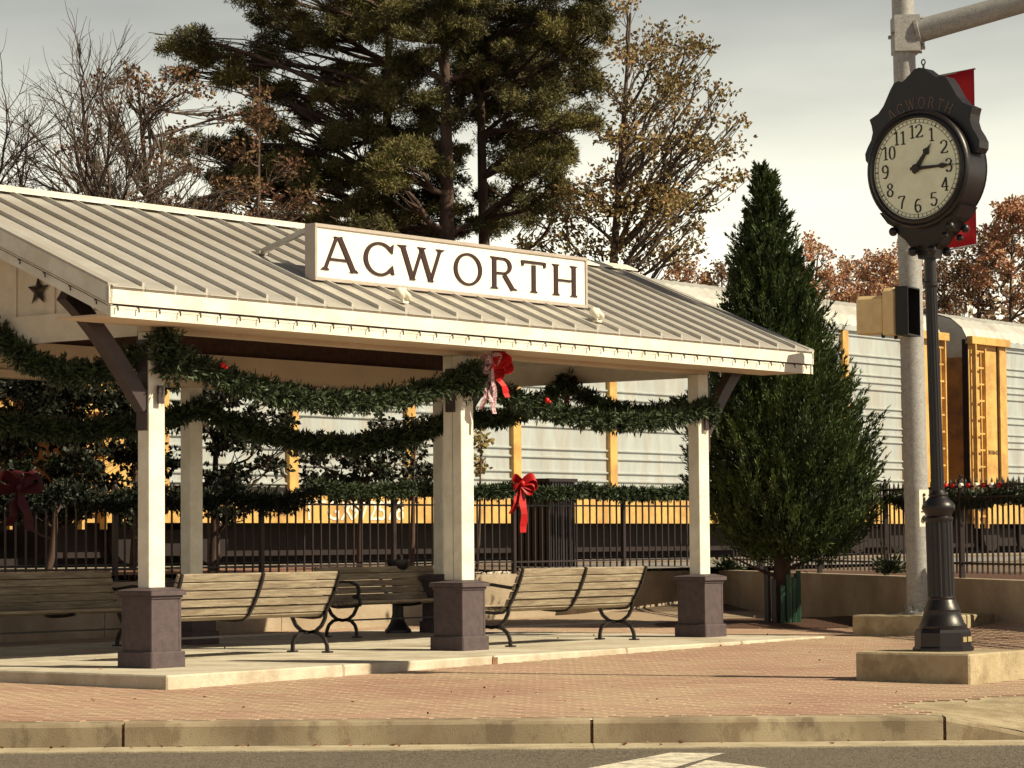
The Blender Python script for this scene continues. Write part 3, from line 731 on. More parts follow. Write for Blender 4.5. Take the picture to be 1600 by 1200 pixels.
# dark slatted cabinet behind the fence
cp = un(842, 890, Y=42.6)
cab = empty('utility_cabinet', (cp.x+.1, cp.y+.3, .64), TH, label='tall dark slatted cabinet behind the fence beside the red bow', cat='cabinet')
MB().box(-.32, .32, -.32, .32, 0, 1.42).build('body', M_fence, cab)
MB().cbox(-.37, .37, -.37, .37, 1.42, 1.47, .01).build('lid', M_fence, cab)
s0 = None
for side in range(2):
    for i in range(10):
        x = -.30+i*.0667
        if side == 0: o = MB().box(x-.018, x+.018, -.342, -.322, .03, 1.41).build('slat', M_iron, cab)
        else: o = MB().box(-.342, -.322, x-.018, x+.018, .03, 1.41).build('slat', M_iron, cab)

# ------------------------------------------------------------------ garlands
def catenary(a, c, sag, n=40):
    a = Vector(a); c = Vector(c)
    return [a.lerp(c, i/n) - Z*(sag*4*(i/n)*(1-i/n)) for i in range(n+1)]
def garland(pts, label, rad=.13, dens=640, group='evergreen garlands', bl=.075, bw=.021, gm=None):
    ln = sum((q-p_).length for p_, q in zip(pts[:-1], pts[1:]))
    g = empty('garland', pts[0], 0, label=label, cat='garland', group=group); o0 = pts[0]
    MB().tube([p_-o0 for p_ in pts], .03, 6).build('wire_core', M_gcore, g)
    n = int(ln*dens); K = len(pts)-1
    t = np.sort(rng.uniform(0, K, n)); i = np.minimum(t.astype(int), K-1); f = (t-i)[:, None]
    A = np.array([tuple(p_-o0) for p_ in pts]); C = A[i]*(1-f)+A[i+1]*f
    D = rng.normal(size=(n, 3)); D /= np.linalg.norm(D, axis=1, keepdims=True)
    lump = .62+.62*np.abs(np.sin(t*1.9+1.1*np.sin(t*.73)+rng.uniform(0,6)))*rng.choice([.7,1.0,1.25], n)
    rr = (.9*rad*rng.uniform(.15, 1, n)**.7*lump)[:, None]
    C = C + D*rr*np.array([1, 1, .95]); C[:, 2] -= .02
    k = 5; C5 = np.repeat(C, k, 0); D5 = np.repeat(D, k, 0)*.9 + rng.normal(size=(n*k, 3))*.75
    leafmesh('foliage', C5, D5, bl, bw, gm or M_garl, g)
    return g
zg = 2.90
garland(catenary(P(.05, -.16, 2.95), P(BAY-.02, -.17, 2.92), .36), 'green garland in the sun swagged from the left front post to the middle post', .125)
garland(catenary(P(BAY+.02, -.17, 2.90), P(2*BAY, -.12, 2.74), .30), 'green garland in the sun swagged from the middle post to the right front post', .115)
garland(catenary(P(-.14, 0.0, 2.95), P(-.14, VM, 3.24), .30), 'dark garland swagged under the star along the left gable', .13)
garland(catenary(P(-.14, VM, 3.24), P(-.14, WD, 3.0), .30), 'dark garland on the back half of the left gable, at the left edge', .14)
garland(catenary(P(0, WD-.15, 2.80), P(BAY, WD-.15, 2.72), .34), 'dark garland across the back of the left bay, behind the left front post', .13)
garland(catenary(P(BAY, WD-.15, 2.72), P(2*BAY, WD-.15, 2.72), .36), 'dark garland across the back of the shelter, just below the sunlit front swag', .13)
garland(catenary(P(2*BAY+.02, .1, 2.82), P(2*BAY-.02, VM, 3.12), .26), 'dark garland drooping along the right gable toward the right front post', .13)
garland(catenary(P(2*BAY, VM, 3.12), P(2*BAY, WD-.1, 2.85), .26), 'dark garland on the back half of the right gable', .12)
# post wraps: vertical clumps where swags meet the posts
garland([P(-.02, -.17, 3.08), P(.0, -.19, 2.95), P(.12, -.18, 2.74)], 'bushy garland knot at the top of the left front post', .19, 900)
garland([P(BAY-.05, -.22, 3.0), P(BAY, -.24, 2.85), P(BAY-.1, -.22, 2.76)], 'garland knot at the top of the middle post under the bow', .15, 800)
garland([P(BAY+.13, .10, 2.84), P(BAY+.18, .06, 2.6)], 'dark garland end hanging beside the middle post right of the bow', .12, 800)
garland([P(2*BAY+.05, -.12, 2.8), P(2*BAY+.13, -.05, 2.6)], 'garland knot at the top of the right front post', .14, 800)
# fence garlands
def fp(px, f, h): 
    return None
def fence_swag(a, c, f0, f1, z0, z1, sag, label, rad=.14, d=520, off=-.09, gm=None):
    dd = (c-a).normalized(); n = Vector((-dd.y, dd.x, 0))
    return garland(catenary(a+(c-a)*f0+n*off+Z*z0, a+(c-a)*f1+n*off+Z*z1, sag), label, rad, d, 'fence garlands', gm=gm)
lab = ['leftmost dark garland swag on the fence, behind the star end of the shelter', 'dark fence garland swag left of the left front post', 'dark fence garland swag behind the left back post', 'dark fence garland swag above the white rail car number', 'fence garland swag behind the drinking fountain', 'sunlit fence garland swag between the middle post and the cabinet', 'sunlit fence garland swag behind the bench near the right front post', 'fence garland end tucked behind the right front post']
def frac_at(a, c, px):
    k = (px-800)/F_PX; a2 = a; d = c-a
    return (k*a2.y-a2.x)/(d.x-k*d.y)
fx = [-40, 95, 225, 350, 480, 640, 805, 905, 1078]
for i in range(8):
    f0, f1 = frac_at(FA, FB, fx[i]), frac_at(FA, FB, fx[i+1])
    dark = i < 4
    fence_swag(FA, FB, f0, f1, 1.88 if dark else 1.95, 1.88 if dark else 1.95, .18 if dark else .07, lab[i], .16 if dark else .105, 620, -.10, M_garl_shade if dark else None)
fx2 = [1382, 1470, 1560, 1640]; lab2 = ['short fence garland swag between the evergreen and the traffic pole', 'fence garland swag with coloured ornaments right of the clock post', 'fence garland swag at the right edge of the picture']
for i in range(3):
    f0, f1 = frac_at(FC, FD, fx2[i]), frac_at(FC, FD, fx2[i+1])
    fence_swag(FC, FD, f0, f1, 1.74, 1.74, .08, lab2[i], .12, 600, .12)
# ornaments
ORN = ['red ball ornament nearest the clock post on the right fence garland', 'second red ball ornament from the clock post, beside the first red one', 'white ball ornament nearest the clock post on the fence garland', 'red ball ornament between the first and second white ones', 'middle white ball ornament of three on the fence garland', 'red ball ornament between the second and third white ones', 'white ball ornament farthest from the clock post', 'red ball ornament farthest right, last in the row on the garland']
orn_cols = [M_red, M_red, M_ornw, M_red, M_ornw, M_red, M_ornw, M_red]
for i, mcol in enumerate(orn_cols):
    f = frac_at(FC, FD, 1478+i*12); q = FC+(FD-FC)*f; q = q + Vector((-.964, -.264, 0))*.02 + Z*(1.82-.004*i)
    o = MB().ball((0, 0, 0), .035, 10).build('ornament', mcol, smooth='all', label=ORN[i], cat='ornament', group='%s ball ornaments' % ('red' if mcol is M_red else 'white'))
    o.location = q
for (q, lab_) in ((P(BAY+1.15, -.32, 2.68), 'tiny red berry cluster in the right front garland'), (P(.62, -.33, 2.83), 'tiny red berry cluster at the upper left of the left front garland')):
    o = MB().ball((0, 0, 0), .03, 8).ball((.03, 0, -.02), .02, 8).build('berry_pick', M_red, smooth='all', label=lab_, cat='ornament'); o.location = q

# ------------------------------------------------------------------ bows
def ribbon(pts, w, side):
    b = MB(); side = Vector(side).normalized()
    k = 0
    for p_, ww in zip(pts, w):
        p_ = Vector(p_); b.v += [tuple(p_-side*ww/2), tuple(p_+side*ww/2)]
    n = len(pts)
    for i in range(n-1): b.f.append((2*i, 2*i+2, 2*i+3, 2*i+1)); b.m.append(0)
    return b
def add_thick(o, t=.004):
    md = o.modifiers.new('thickness', 'SOLIDIFY'); md.thickness = t
def loop_pts(ang, ln, wd, n=14):
    pts = []
    ca, sa = math.cos(ang), math.sin(ang)
    for i in range(n+1):
        t = i/n*2*PI; r_ = ln*math.sin(t/2); off = wd*math.sin(t)
        x = r_*ca - off*sa; z = r_*sa + off*ca
        pts.append((x, -.03-.05*math.sin(t/2), z))
    return pts
def bow(loc, rz, sc, label, mats, tails, loops=((R(20), .24), (R(160), .24), (R(75), .17)), group=None):
    e = empty('bow', loc, rz, label=label, cat='bow'); e.scale = (sc, sc, sc)
    for i, (a, l) in enumerate(loops):
        b = ribbon(loop_pts(a, l, .075, 22), [.13]*23, (-math.sin(a)*.8, .55, math.cos(a)*.8)); o = b.build('ribbon_loop', mats[i % len(mats)], e, flip=False); add_thick(o, .003)
    o = MB().ball((0, -.06, 0), .038, 8, (1, .7, 1.2)).build('knot', mats[0], e, smooth='all')
    for i, (dx, ln, m_, w) in enumerate(tails):
        pts = [(dx*(j/8)+.012*math.sin(j*1.3+i), -.05-.01*i+.02*math.sin(j*.9+i), -ln*j/8) for j in range(9)]
        b = ribbon(pts, [w*(.6+.4*min(1, j/3))*(1+.12*math.sin(j*2.1+i)) for j in range(9)], (1, .45+.2*math.sin(i*2), dx*.5)); o = b.build('ribbon_tail', m_, e, flip=False); add_thick(o, .003)
    return e
bow(P(BAY+.15, -.34, 2.99), TH-R(38), .88, 'large red bow with patterned tails at the top of the middle post', [M_red, M_tart, M_red, M_red, M_tart], [(-.14, .50, M_tart, .07), (.20, .36, M_red, .10), (.02, .56, M_tart, .06), (-.03, .42, M_tart, .06)], loops=((R(15), .24), (R(100), .17), (R(48), .24), (R(-20), .16), (R(165), .12)))
q = un(815, 775, Y=40.9); bow((q.x, q.y, q.z+.18), TH-R(40), 1.05, 'red bow with one long tail on the fence in front of the dark cabinet', [M_red], [(-.16, .42, M_red, .08), (.02, .68, M_red, .13)], loops=((R(10), .20), (R(175), .16), (R(-20), .18)))
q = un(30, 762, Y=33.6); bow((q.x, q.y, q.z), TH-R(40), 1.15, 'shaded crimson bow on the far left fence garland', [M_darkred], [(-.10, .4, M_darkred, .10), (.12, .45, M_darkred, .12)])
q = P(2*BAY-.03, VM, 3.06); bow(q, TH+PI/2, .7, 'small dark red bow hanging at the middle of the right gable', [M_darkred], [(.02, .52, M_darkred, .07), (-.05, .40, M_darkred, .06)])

# ------------------------------------------------------------------ street clock
ck = empty('street_clock', (PL1[0], PL1[1], .135), TH, label='black cast iron street clock with a cream dial on a concrete plinth', cat='clock')
# local frame: x=u, y=v ; the visible dial looks along -x
b = MB()
def octa(r, z): return [(r*math.cos(PI/8+i*PI/4), r*math.sin(PI/8+i*PI/4), z) for i in range(8)]
rings = [(.285, 0), (.285, .03), (.265, .045), (.262, .165), (.25, .19), (.21, .215)]
vs = [p_ for r_, z in rings for p_ in octa(r_, z)]
fs = [tuple(range(7, -1, -1)), tuple(range(40, 48))]+[(i*8+j, i*8+(j+1) % 8, (i+1)*8+(j+1) % 8, (i+1)*8+j) for i in range(5) for j in range(8)]
b.add(vs, fs); b.build('base', M_clock, ck)
MB().lathe([(.22, .20), (.225, .225), (.205, .25), (.185, .30), (.17, .345), (.175, .365), (.160, .385), (.145, .42), (.13, .455), (.135, .47), (.122, .485)], n=28).build('base_moulding', M_clock, ck, smooth=True)
b = MB(); nfl = 16; vs = []; 
for z in (.48, 1.16):
    for i in range(nfl*4):
        a = 2*PI*i/(nfl*4); r_ = .120+(.006 if (i % 4) in (0, 1) else -.004); vs.append((r_*math.cos(a), r_*math.sin(a), z))
b.add(vs, [(i, (i+1) % (nfl*4), nfl*4+(i+1) % (nfl*4), nfl*4+i) for i in range(nfl*4)]); b.build('fluted_shaft', M_clock, ck)
MB().lathe([(.125, 1.15), (.132, 1.165), (.132, 1.185), (.115, 1.20), (.130, 1.225), (.152, 1.26), (.155, 1.29), (.135, 1.325), (.105, 1.35), (.085, 1.375), (.092, 1.39), (.075, 1.41), (.062, 1.43)], n=28).build('collar', M_clock, ck, smooth=True)
b = MB(); vs = []
for z, rr in ((1.40, .060), (3.28, .052)):
    for i in range(48):
        a = 2*PI*i/48; r_ = rr+(.003 if (i % 4) in (0, 1) else -.003); vs.append((r_*math.cos(a), r_*math.sin(a), z))
b.add(vs, [(i, (i+1) % 48, 48+(i+1) % 48, 48+i) for i in range(48)]); b.build('upper_shaft', M_clock, ck)
MB().lathe([(.060, 3.26), (.068, 3.27), (.068, 3.30), (.058, 3.31), (.056, 3.52), (.075, 3.535), (.082, 3.56), (.075, 3.58), (.06, 3.60), (.09, 3.64)], n=20).build('neck', M_clock, ck, smooth=True)
CZ = 4.45-.135
RX = Matrix.Rotation(-PI/2, 3, 'Y')           # lathe axis z -> -x
# corbel under the drum (tapering bracket, deep as the drum)
b = MB()
prof = [(.43, -.36), (.36, -.46), (.30, -.50), (.26, -.57), (.20, -.62), (.16, -.68), (.10, -.72), (.085, -.80)]
for a, c in zip(prof[:-1], prof[1:]):
    da = .12*(a[0]/.43)+.05; dc = .12*(c[0]/.43)+.05
    vs = [(-da, -a[0], CZ+a[1]), (-da, a[0], CZ+a[1]), (da, a[0], CZ+a[1]), (da, -a[0], CZ+a[1]), (-dc, -c[0], CZ+c[1]), (-dc, c[0], CZ+c[1]), (dc, c[0], CZ+c[1]), (dc, -c[0], CZ+c[1])]
    b.add(vs, [(0, 1, 2, 3), (7, 6, 5, 4), (0, 4, 5, 1), (1, 5, 6, 2), (2, 6, 7, 3), (3, 7, 4, 0)])
b.build('corbel', M_clock, ck)
MB().lathe([(.50, -.185), (.53, -.17), (.53, .17), (.50, .185)], (0, 0, CZ), 56, RX).build('drum', M_clock, ck, smooth=True)
for s_ in (1, -1):
    b = MB(); rr = [(.455, .185), (.455, .215), (.468, .228), (.485, .222), (.498, .205), (.515, .212), (.53, .200), (.535, .18)]
    n = 56; k = 0
    for r_, h_ in rr:
        for j in range(n):
            a = 2*PI*j/n; b.v.append((-s_*h_, r_*math.cos(a), CZ+r_*math.sin(a)))
    for i in range(len(rr)-1):
        for j in range(n): b.f.append((i*n+j, i*n+(j+1) % n, (i+1)*n+(j+1) % n, (i+1)*n+j)); b.m.append(0)
    b.build('bezel', M_clock, ck, smooth=True)
    b = MB(); b.lathe([(.456, 0), (.456, .012)], (-s_*.188-(.012 if s_ < 0 else 0)*0, 0, CZ), 56, Matrix.Rotation(-s_*PI/2, 3, 'Y')); dial = b.build('dial', M_dial, ck)
    # minute track, numerals, hands
    mk = MB()
    for i in range(60):
        a = 2*PI*i/60; r0, r1 = (.415, .440) if i % 5 else (.408, .442); hw = .0022 if i % 5 else .005
        ca, sa = math.cos(a), math.sin(a)
        mk.prism([(r0*sa-hw*ca, r0*ca+hw*sa), (r1*sa-hw*ca, r1*ca+hw*sa), (r1*sa+hw*ca, r1*ca-hw*sa), (r0*sa+hw*ca, r0*ca-hw*sa)], lambda x, z, d: Vector((-s_*(.2015+d), -s_*x, CZ+z)), .002)
    arc(mk, 0, 0, .443, .443, 0, 2*PI, .004, lambda x, z, d: Vector((-s_*(.2015+d*.14), -s_*x, CZ+z)), 60)
    arc(mk, 0, 0, .412, .412, 0, 2*PI, .003, lambda x, z, d: Vector((-s_*(.2015+d*.14), -s_*x, CZ+z)), 60)
    mk.build('minute_track', M_ink, dial)
    # viewer looking along +x (at the -x face) sees -y on the right
    def fr(x, z, d): return Vector((-s_*(.2015+d*.15), -s_*x, CZ+z))
    def seg(b, pts, t):
        for p0, p1 in zip(pts[:-1], pts[1:]): stroke(b, p0[0], p0[1], p1[0], p1[1], t, FRM)
    DG = {'1': [[(-.25, .35), (.0, .5), (.0, -.5)], [(-.22, -.48), (.22, -.48)]],
          '2': [[(-.3, .25), (-.22, .42), (0, .5), (.22, .42), (.3, .22), (.2, 0), (-.3, -.46), (.34, -.46), (.34, -.34)]],
          '3': [[(-.28, .32), (-.15, .46), (.05, .5), (.24, .38), (.24, .18), (.05, .04), (-.05, .04)], [(.05, .04), (.27, -.1), (.28, -.32), (.1, -.5), (-.12, -.48), (-.28, -.34)]],
          '4': [[(.12, -.5), (.12, .5), (-.34, -.2), (.34, -.2)], [(-.04, -.48), (.28, -.48)]],
          '5': [[(.28, .48), (-.2, .48), (-.24, .06), (.05, .14), (.26, 0), (.28, -.28), (.08, -.5), (-.14, -.48), (-.28, -.34)]],
          '6': [[(.24, .44), (0, .5), (-.2, .32), (-.28, 0), (-.26, -.3), (-.06, -.5), (.16, -.46), (.28, -.24), (.2, 0), (0, .08), (-.2, -.02)]],
          '7': [[(-.3, .32), (-.3, .46), (.3, .46), (.02, .0), (-.06, -.5)]],
          '8': [[(0, .5), (-.22, .38), (-.2, .16), (.22, -.08), (.28, -.3), (.1, -.5), (-.1, -.5), (-.28, -.3), (-.22, -.08), (.2, .16), (.22, .38), (0, .5)]],
          '9': [[(-.24, -.44), (0, -.5), (.2, -.32), (.28, 0), (.26, .3), (.06, .5), (-.16, .46), (-.28, .24), (-.2, 0), (0, -.08), (.2, .02)]],
          '0': [[(0, .5), (-.2, .4), (-.28, 0), (-.2, -.4), (0, -.5), (.2, -.4), (.28, 0), (.2, .4), (0, .5)]]}
    for hnum in range(1, 13):
        a = 2*PI*hnum/12; cx, cz = .335*math.sin(a), .335*math.cos(a); txt = str(hnum); b = MB(); H = .118; Wc = .105
        for i, chh in enumerate(txt):
            ox = (i-(len(txt)-1)/2)*Wc*.66
            def FRM(x, z, d, ox=ox): return Vector((-s_*(.2015+d*.15), -s_*(cx+ox+x), CZ+cz+z))
            for ln_ in DG[chh]:
                for p0, p1 in zip(ln_[:-1], ln_[1:]):
                    dx_, dz_ = (p1[0]-p0[0])*Wc, (p1[1]-p0[1])*H
                    tt = .017 if abs(dz_) > abs(dx_)*.8 else .009
                    stroke(b, p0[0]*Wc, p0[1]*H, p1[0]*Wc, p1[1]*H, tt, FRM)
        b.build('numeral', M_ink, dial)
    def hand(name, ang, ln, w, tail, sp):
        b = MB(); ca, sa = math.cos(ang), math.sin(ang)
        def T_(x, y): return (y*sa+x*ca, y*ca-x*sa)
        poly = [(-w*.9, -tail), (-w*1.2, 0), (-w*.7, ln*.55), (-w*1.7, ln*.66), (-w*.5, ln*.80), (0, ln), (w*.5, ln*.80), (w*1.7, ln*.66), (w*.7, ln*.55), (w*1.2, 0), (w*.9, -tail)]
        b.prism([T_(*q) for q in poly], lambda x, z, d: Vector((-s_*(sp+d), -s_*x, CZ+z)), .006); b.build(name, M_ink, dial)
    hand('hour_hand', R(37.5), .27, .022, .05, .212); hand('minute_hand', R(90), .42, .015, .06, .221)
    MB().lathe([(.038, 0), (.038, .03), (.02, .035)], (-s_*.21, 0, CZ), 14, Matrix.Rotation(-s_*PI/2, 3, 'Y')).build('hand_boss', M_ink, dial)
# crest plate
half = [(0, .925), (.05, .915), (.10, .875), (.15, .835), (.185, .815), (.22, .828), (.27, .815), (.31, .76), (.35, .69), (.39, .62), (.45, .555), (.545, .51), (.525, .45), (.515, .39), (.535, .32), (.575, .26), (.605, .20), (.60, .14), (.57, .10), (.50, .11)]
inner = [(.50*math.cos(a), .50*math.sin(a)) for a in np.linspace(R(12), R(168), 24)]
b = MB()
# build the crest as strips between outer outline and the drum circle so that it stays convex-safe
def out_at(t):                                  # t 0..1 along the right half outline from top to the curl
    n = len(half)-1; k = min(int(t*n), n-1); f = t*n-k; return (half[k][0]*(1-f)+half[k+1][0]*f, half[k][1]*(1-f)+half[k+1][1]*f)
NS = 38
for sg in (1, -1):
    for i in range(NS):
        t0, t1 = i/NS, (i+1)/NS; o0, o1 = out_at(t0), out_at(t1); a0, a1 = PI/2-(PI/2-R(10))*t0, PI/2-(PI/2-R(10))*t1
        i0, i1 = (.49*math.cos(a0), .49*math.sin(a0)), (.49*math.cos(a1), .49*math.sin(a1))
        vs = []
        for dd in (-.095, .095):
            for (x, z) in (i0, o0, o1, i1): vs.append((dd, sg*x, CZ+z))
        b.add(vs, [(0, 1, 2, 3), (7, 6, 5, 4), (1, 5, 6, 2)])
b.build('crest', M_clock, ck)
# curved lettering on the crest
word = [L_A, L_C, L_W, L_O, L_R, L_T, L_H]; wid = [.90, .86, 1.18, 1.0, .80, .84, .82]
LH = .10; tot = sum(w*LH*.80 for w in wid)+6*.026; ang = -tot/.575/2
for fn, w in zip(word, wid):
    aw = w*LH*.80/.575; ac = ang+aw/2; b = MB()
    def FRC(x, z, d, ac=ac, w=w):
        xx = (x-w/2)*LH*.80; zz = .555+z*LH; ca, sa = math.cos(ac), math.sin(ac)
        X_ = xx*ca+zz*sa; Z_ = zz*ca-xx*sa
        return Vector((-.096-d*.35, -X_, CZ+Z_))
    fn(b, FRC); b.build('crest_letter', M_bronze, ck); ang += aw+.026/.575
ck.rotation_euler = (0, -.017, TH); ck.rotation_mode = 'XYZ'
ck.matrix_world = Matrix.Translation(ck.location) @ Matrix.Rotation(-.017, 4, 'Y') @ Matrix.Rotation(TH, 4, 'Z') @ Matrix.Diagonal((.92, .965, 1, 1))
# eye bolt, finials
b = MB(); b.tube([(0, 0, CZ+.91), (0, 0, CZ+.965)], .012, 6); b.tube([(0, .02*math.cos(a), CZ+.985+.024*math.sin(a)) for a in np.linspace(0, 2*PI, 11)], .007, 5); b.build('lifting_eye', M_clock, ck)
for (y, z, r_) in ((-.30, -.54, .042), (-.24, -.62, .034), (-.10, -.735, .045), (.30, -.54, .042), (.10, -.735, .045)):
    for x_ in (-.15, .15): MB().ball((x_, y, CZ+z), r_, 12).build('knob', M_clock, ck, smooth='all')
for x_ in (-.07, .07):                                               # small brass plates on the base, on the face toward the street
    Mp = Matrix.Rotation(-PI/2+0, 4, 'Z')
ap8 = .262*math.cos(PI/8)
for a0, off in ((-PI/2, -.035), (-PI/2, .06)):
    MB().box(off-.035, off+.035, -ap8-.008, -ap8-.001, .08, .125).build('brass_plate', mat('brass', (.52, .42, .22), None, 20, .4, metal=.4), ck)
pl = MB().cbox(-PL1[2]/2, PL1[2]/2, -PL1[2]/2, PL1[2]/2, -.36+.0, .135, .016).build('clock_plinth', M_plinth, label='tan concrete plinth carrying the street clock', cat='plinth'); pl.location = (PL1[0], PL1[1], 0); pl.rotation_euler = (0, 0, TH)
pl = MB().cbox(-PL2[2]/2, PL2[2]/2, -PL2[2]/2, PL2[2]/2, -.36, .235, .016).build('pole_plinth', M_plinth, label='tan concrete plinth under the grey traffic pole', cat='plinth'); pl.location = (PL2[0], PL2[1], 0); pl.rotation_euler = (0, 0, TH)

# ------------------------------------------------------------------ traffic pole
tp = empty('traffic_pole', (4.87, 33.6, .236), 0, label='tall grey galvanised traffic pole with mast arm behind the clock', cat='traffic pole')
MB().tube([(0, 0, 0), (0, 0, 4.35)], [.148, .142], 24).build('lower_shaft', M_steel, tp, smooth=True)
MB().tube([(0, 0, 4.36), (0, 0, 9.6)], [.141, .130], 24).build('upper_shaft', M_steel, tp, smooth=True)
MB().lathe([(.150, 4.33), (.152, 4.34), (.152, 4.375), (.146, 4.38)], n=24).build('band', M_steel, tp, smooth=True)
MB().lathe([(.22, 0), (.22, .03), (.17, .035), (.16, .07)], n=16).build('base_flange', M_steel, tp)
b = MB()
for i in range(4):
    a = PI/4+i*PI/2; b.tube([(.19*math.cos(a), .19*math.sin(a), .02), (.19*math.cos(a), .19*math.sin(a), .11)], .03, 6)
b.build('anchor_bolts', M_steel, tp)
ad = Vector((.93, -.30, .20)).normalized(); zc = un(1430, 55, Y=33.6).z-.236
MB().tube([Vector((0, 0, zc))+ad*.12, Vector((0, 0, zc))+ad*6.5], [.145, .085], 20).build('mast_arm', M_steel, tp, smooth=True)
MB().box(-.135, .175, -.19, .17, zc-.22, zc+.22).build('arm_clamp', M_steel, tp)
MB().tube([Vector((0, 0, zc))+ad*.17, Vector((0, 0, zc))+ad*.21], .19, 20).build('arm_flange', M_steel, tp)
b = MB()
for dy in (-.13, .13):
    for dz in (-.18, .18): b.tube([(.17, dy, zc+dz), (.235, dy, zc+dz)], .025, 6)
    b.tube([(-.135, dy, zc), (-.17, dy, zc)], .025, 6)
b.build('clamp_bolts', M_steel, tp)
tp.rotation_euler = (0, -.011, 0)
# banner with its arms
bt = un(1522, 107, Y=33.4); bb_ = un(1534, 380, Y=33.3)
bn = empty('banner', (4.87, 33.6, 0), 0, label='red banner hung on the traffic pole, half hidden by the clock head', cat='banner')
zt_, zb_ = bt.z, bb_.z; wx = bt.x-4.87
b = MB(); n = 10; k = 12
for j in range(k+1):
    for i in range(n+1):
        f = i/n; g_ = j/k
        b.v.append((.16+(wx-.16)*f, -.06-.12*f+.02*math.sin(f*5+g_*3), zt_+(zb_-zt_)*g_-(1-f)*.10+(1-f)*.03*g_))
for j in range(k):
    for i in range(n): a = j*(n+1)+i; b.f.append((a, a+1, a+n+2, a+n+1)); b.m.append(0)
o = b.build('banner_cloth', M_banner, bn, smooth='all'); add_thick(o, .004)
for z in (zt_, zb_): MB().tube([(.13, -.05, z-.10), (wx+.02, -.18, z)], .012, 6).build('banner_rod', M_steel, bn)
# pedestrian signal
ps_c = un(1385, 494, Y=33.35)
ps = empty('pedestrian_signal', (ps_c.x-.03, 33.2, ps_c.z), -R(27), label='yellow pedestrian signal head with black visor clamped to the traffic pole', cat='pedestrian signal')
ps.scale = (.78, .92, 1.03)
# rear box (long side seen), front housing, visor
MB().cbox(-.36, .10, -.30, .12, -.22, .21, .04).build('rear_housing', M_sigy, ps, smooth=False)
MB().cbox(.075, .30, -.34, .13, -.25, .29, .04).build('front_housing', M_sigy, ps, smooth=False)
b = MB()
for x0, x1, y0, y1, z0, z1 in ((.302, .50, -.35, -.335, -.26, .30), (.302, .50, .12, .135, -.26, .30), (.302, .50, -.335, .12, .285, .30), (.302, .50, -.335, .12, -.26, -.245), (.302, .315, -.335, .12, -.245, .285)): b.box(x0, x1, y0, y1, z0, z1)
b.build('visor', M_black, ps)
b = MB(); b.tube([(.0, -.1, -.22), (.0, -.1, -.27)], .03, 8); b.tube([(.2, -.1, -.25), (.2, -.1, -.29)], .03, 8); b.tube([(0, -.1, .2), (0, -.1, .25)], .03, 8); b.tube([(.1, .13, 0), (.1, .40, 0)], .035, 8); b.build('mount', M_black, ps)
# push button plate
q = un(1443, 790, Y=33.35)
pb = empty('push_button_sign', (q.x, q.y, q.z), TH-R(20), label='small white crossing button plate low on the traffic pole', cat='sign')
MB().box(-.075, .075, -.012, 0, -.25, .19).build('plate', M_house, pb)
b = MB(); b.tube([(.0, -.014, .10), (.0, -.014, .04)], .016, 6); b.tube([(0, -.014, .04), (-.03, -.014, -.03)], .012, 6); b.tube([(0, -.014, .04), (.03, -.014, -.03)], .012, 6); b.ball((0, -.014, .13), .02, 8)
b.box(-.05, .05, -.016, -.013, -.08, -.065); b.build('walking_symbol', M_ink, pb)
MB().lathe([(.035, 0), (.035, .03), (.02, .04)], (0, -.012, -.15), 12, Matrix.Rotation(PI/2, 3, 'X')).build('button', M_ink, pb)

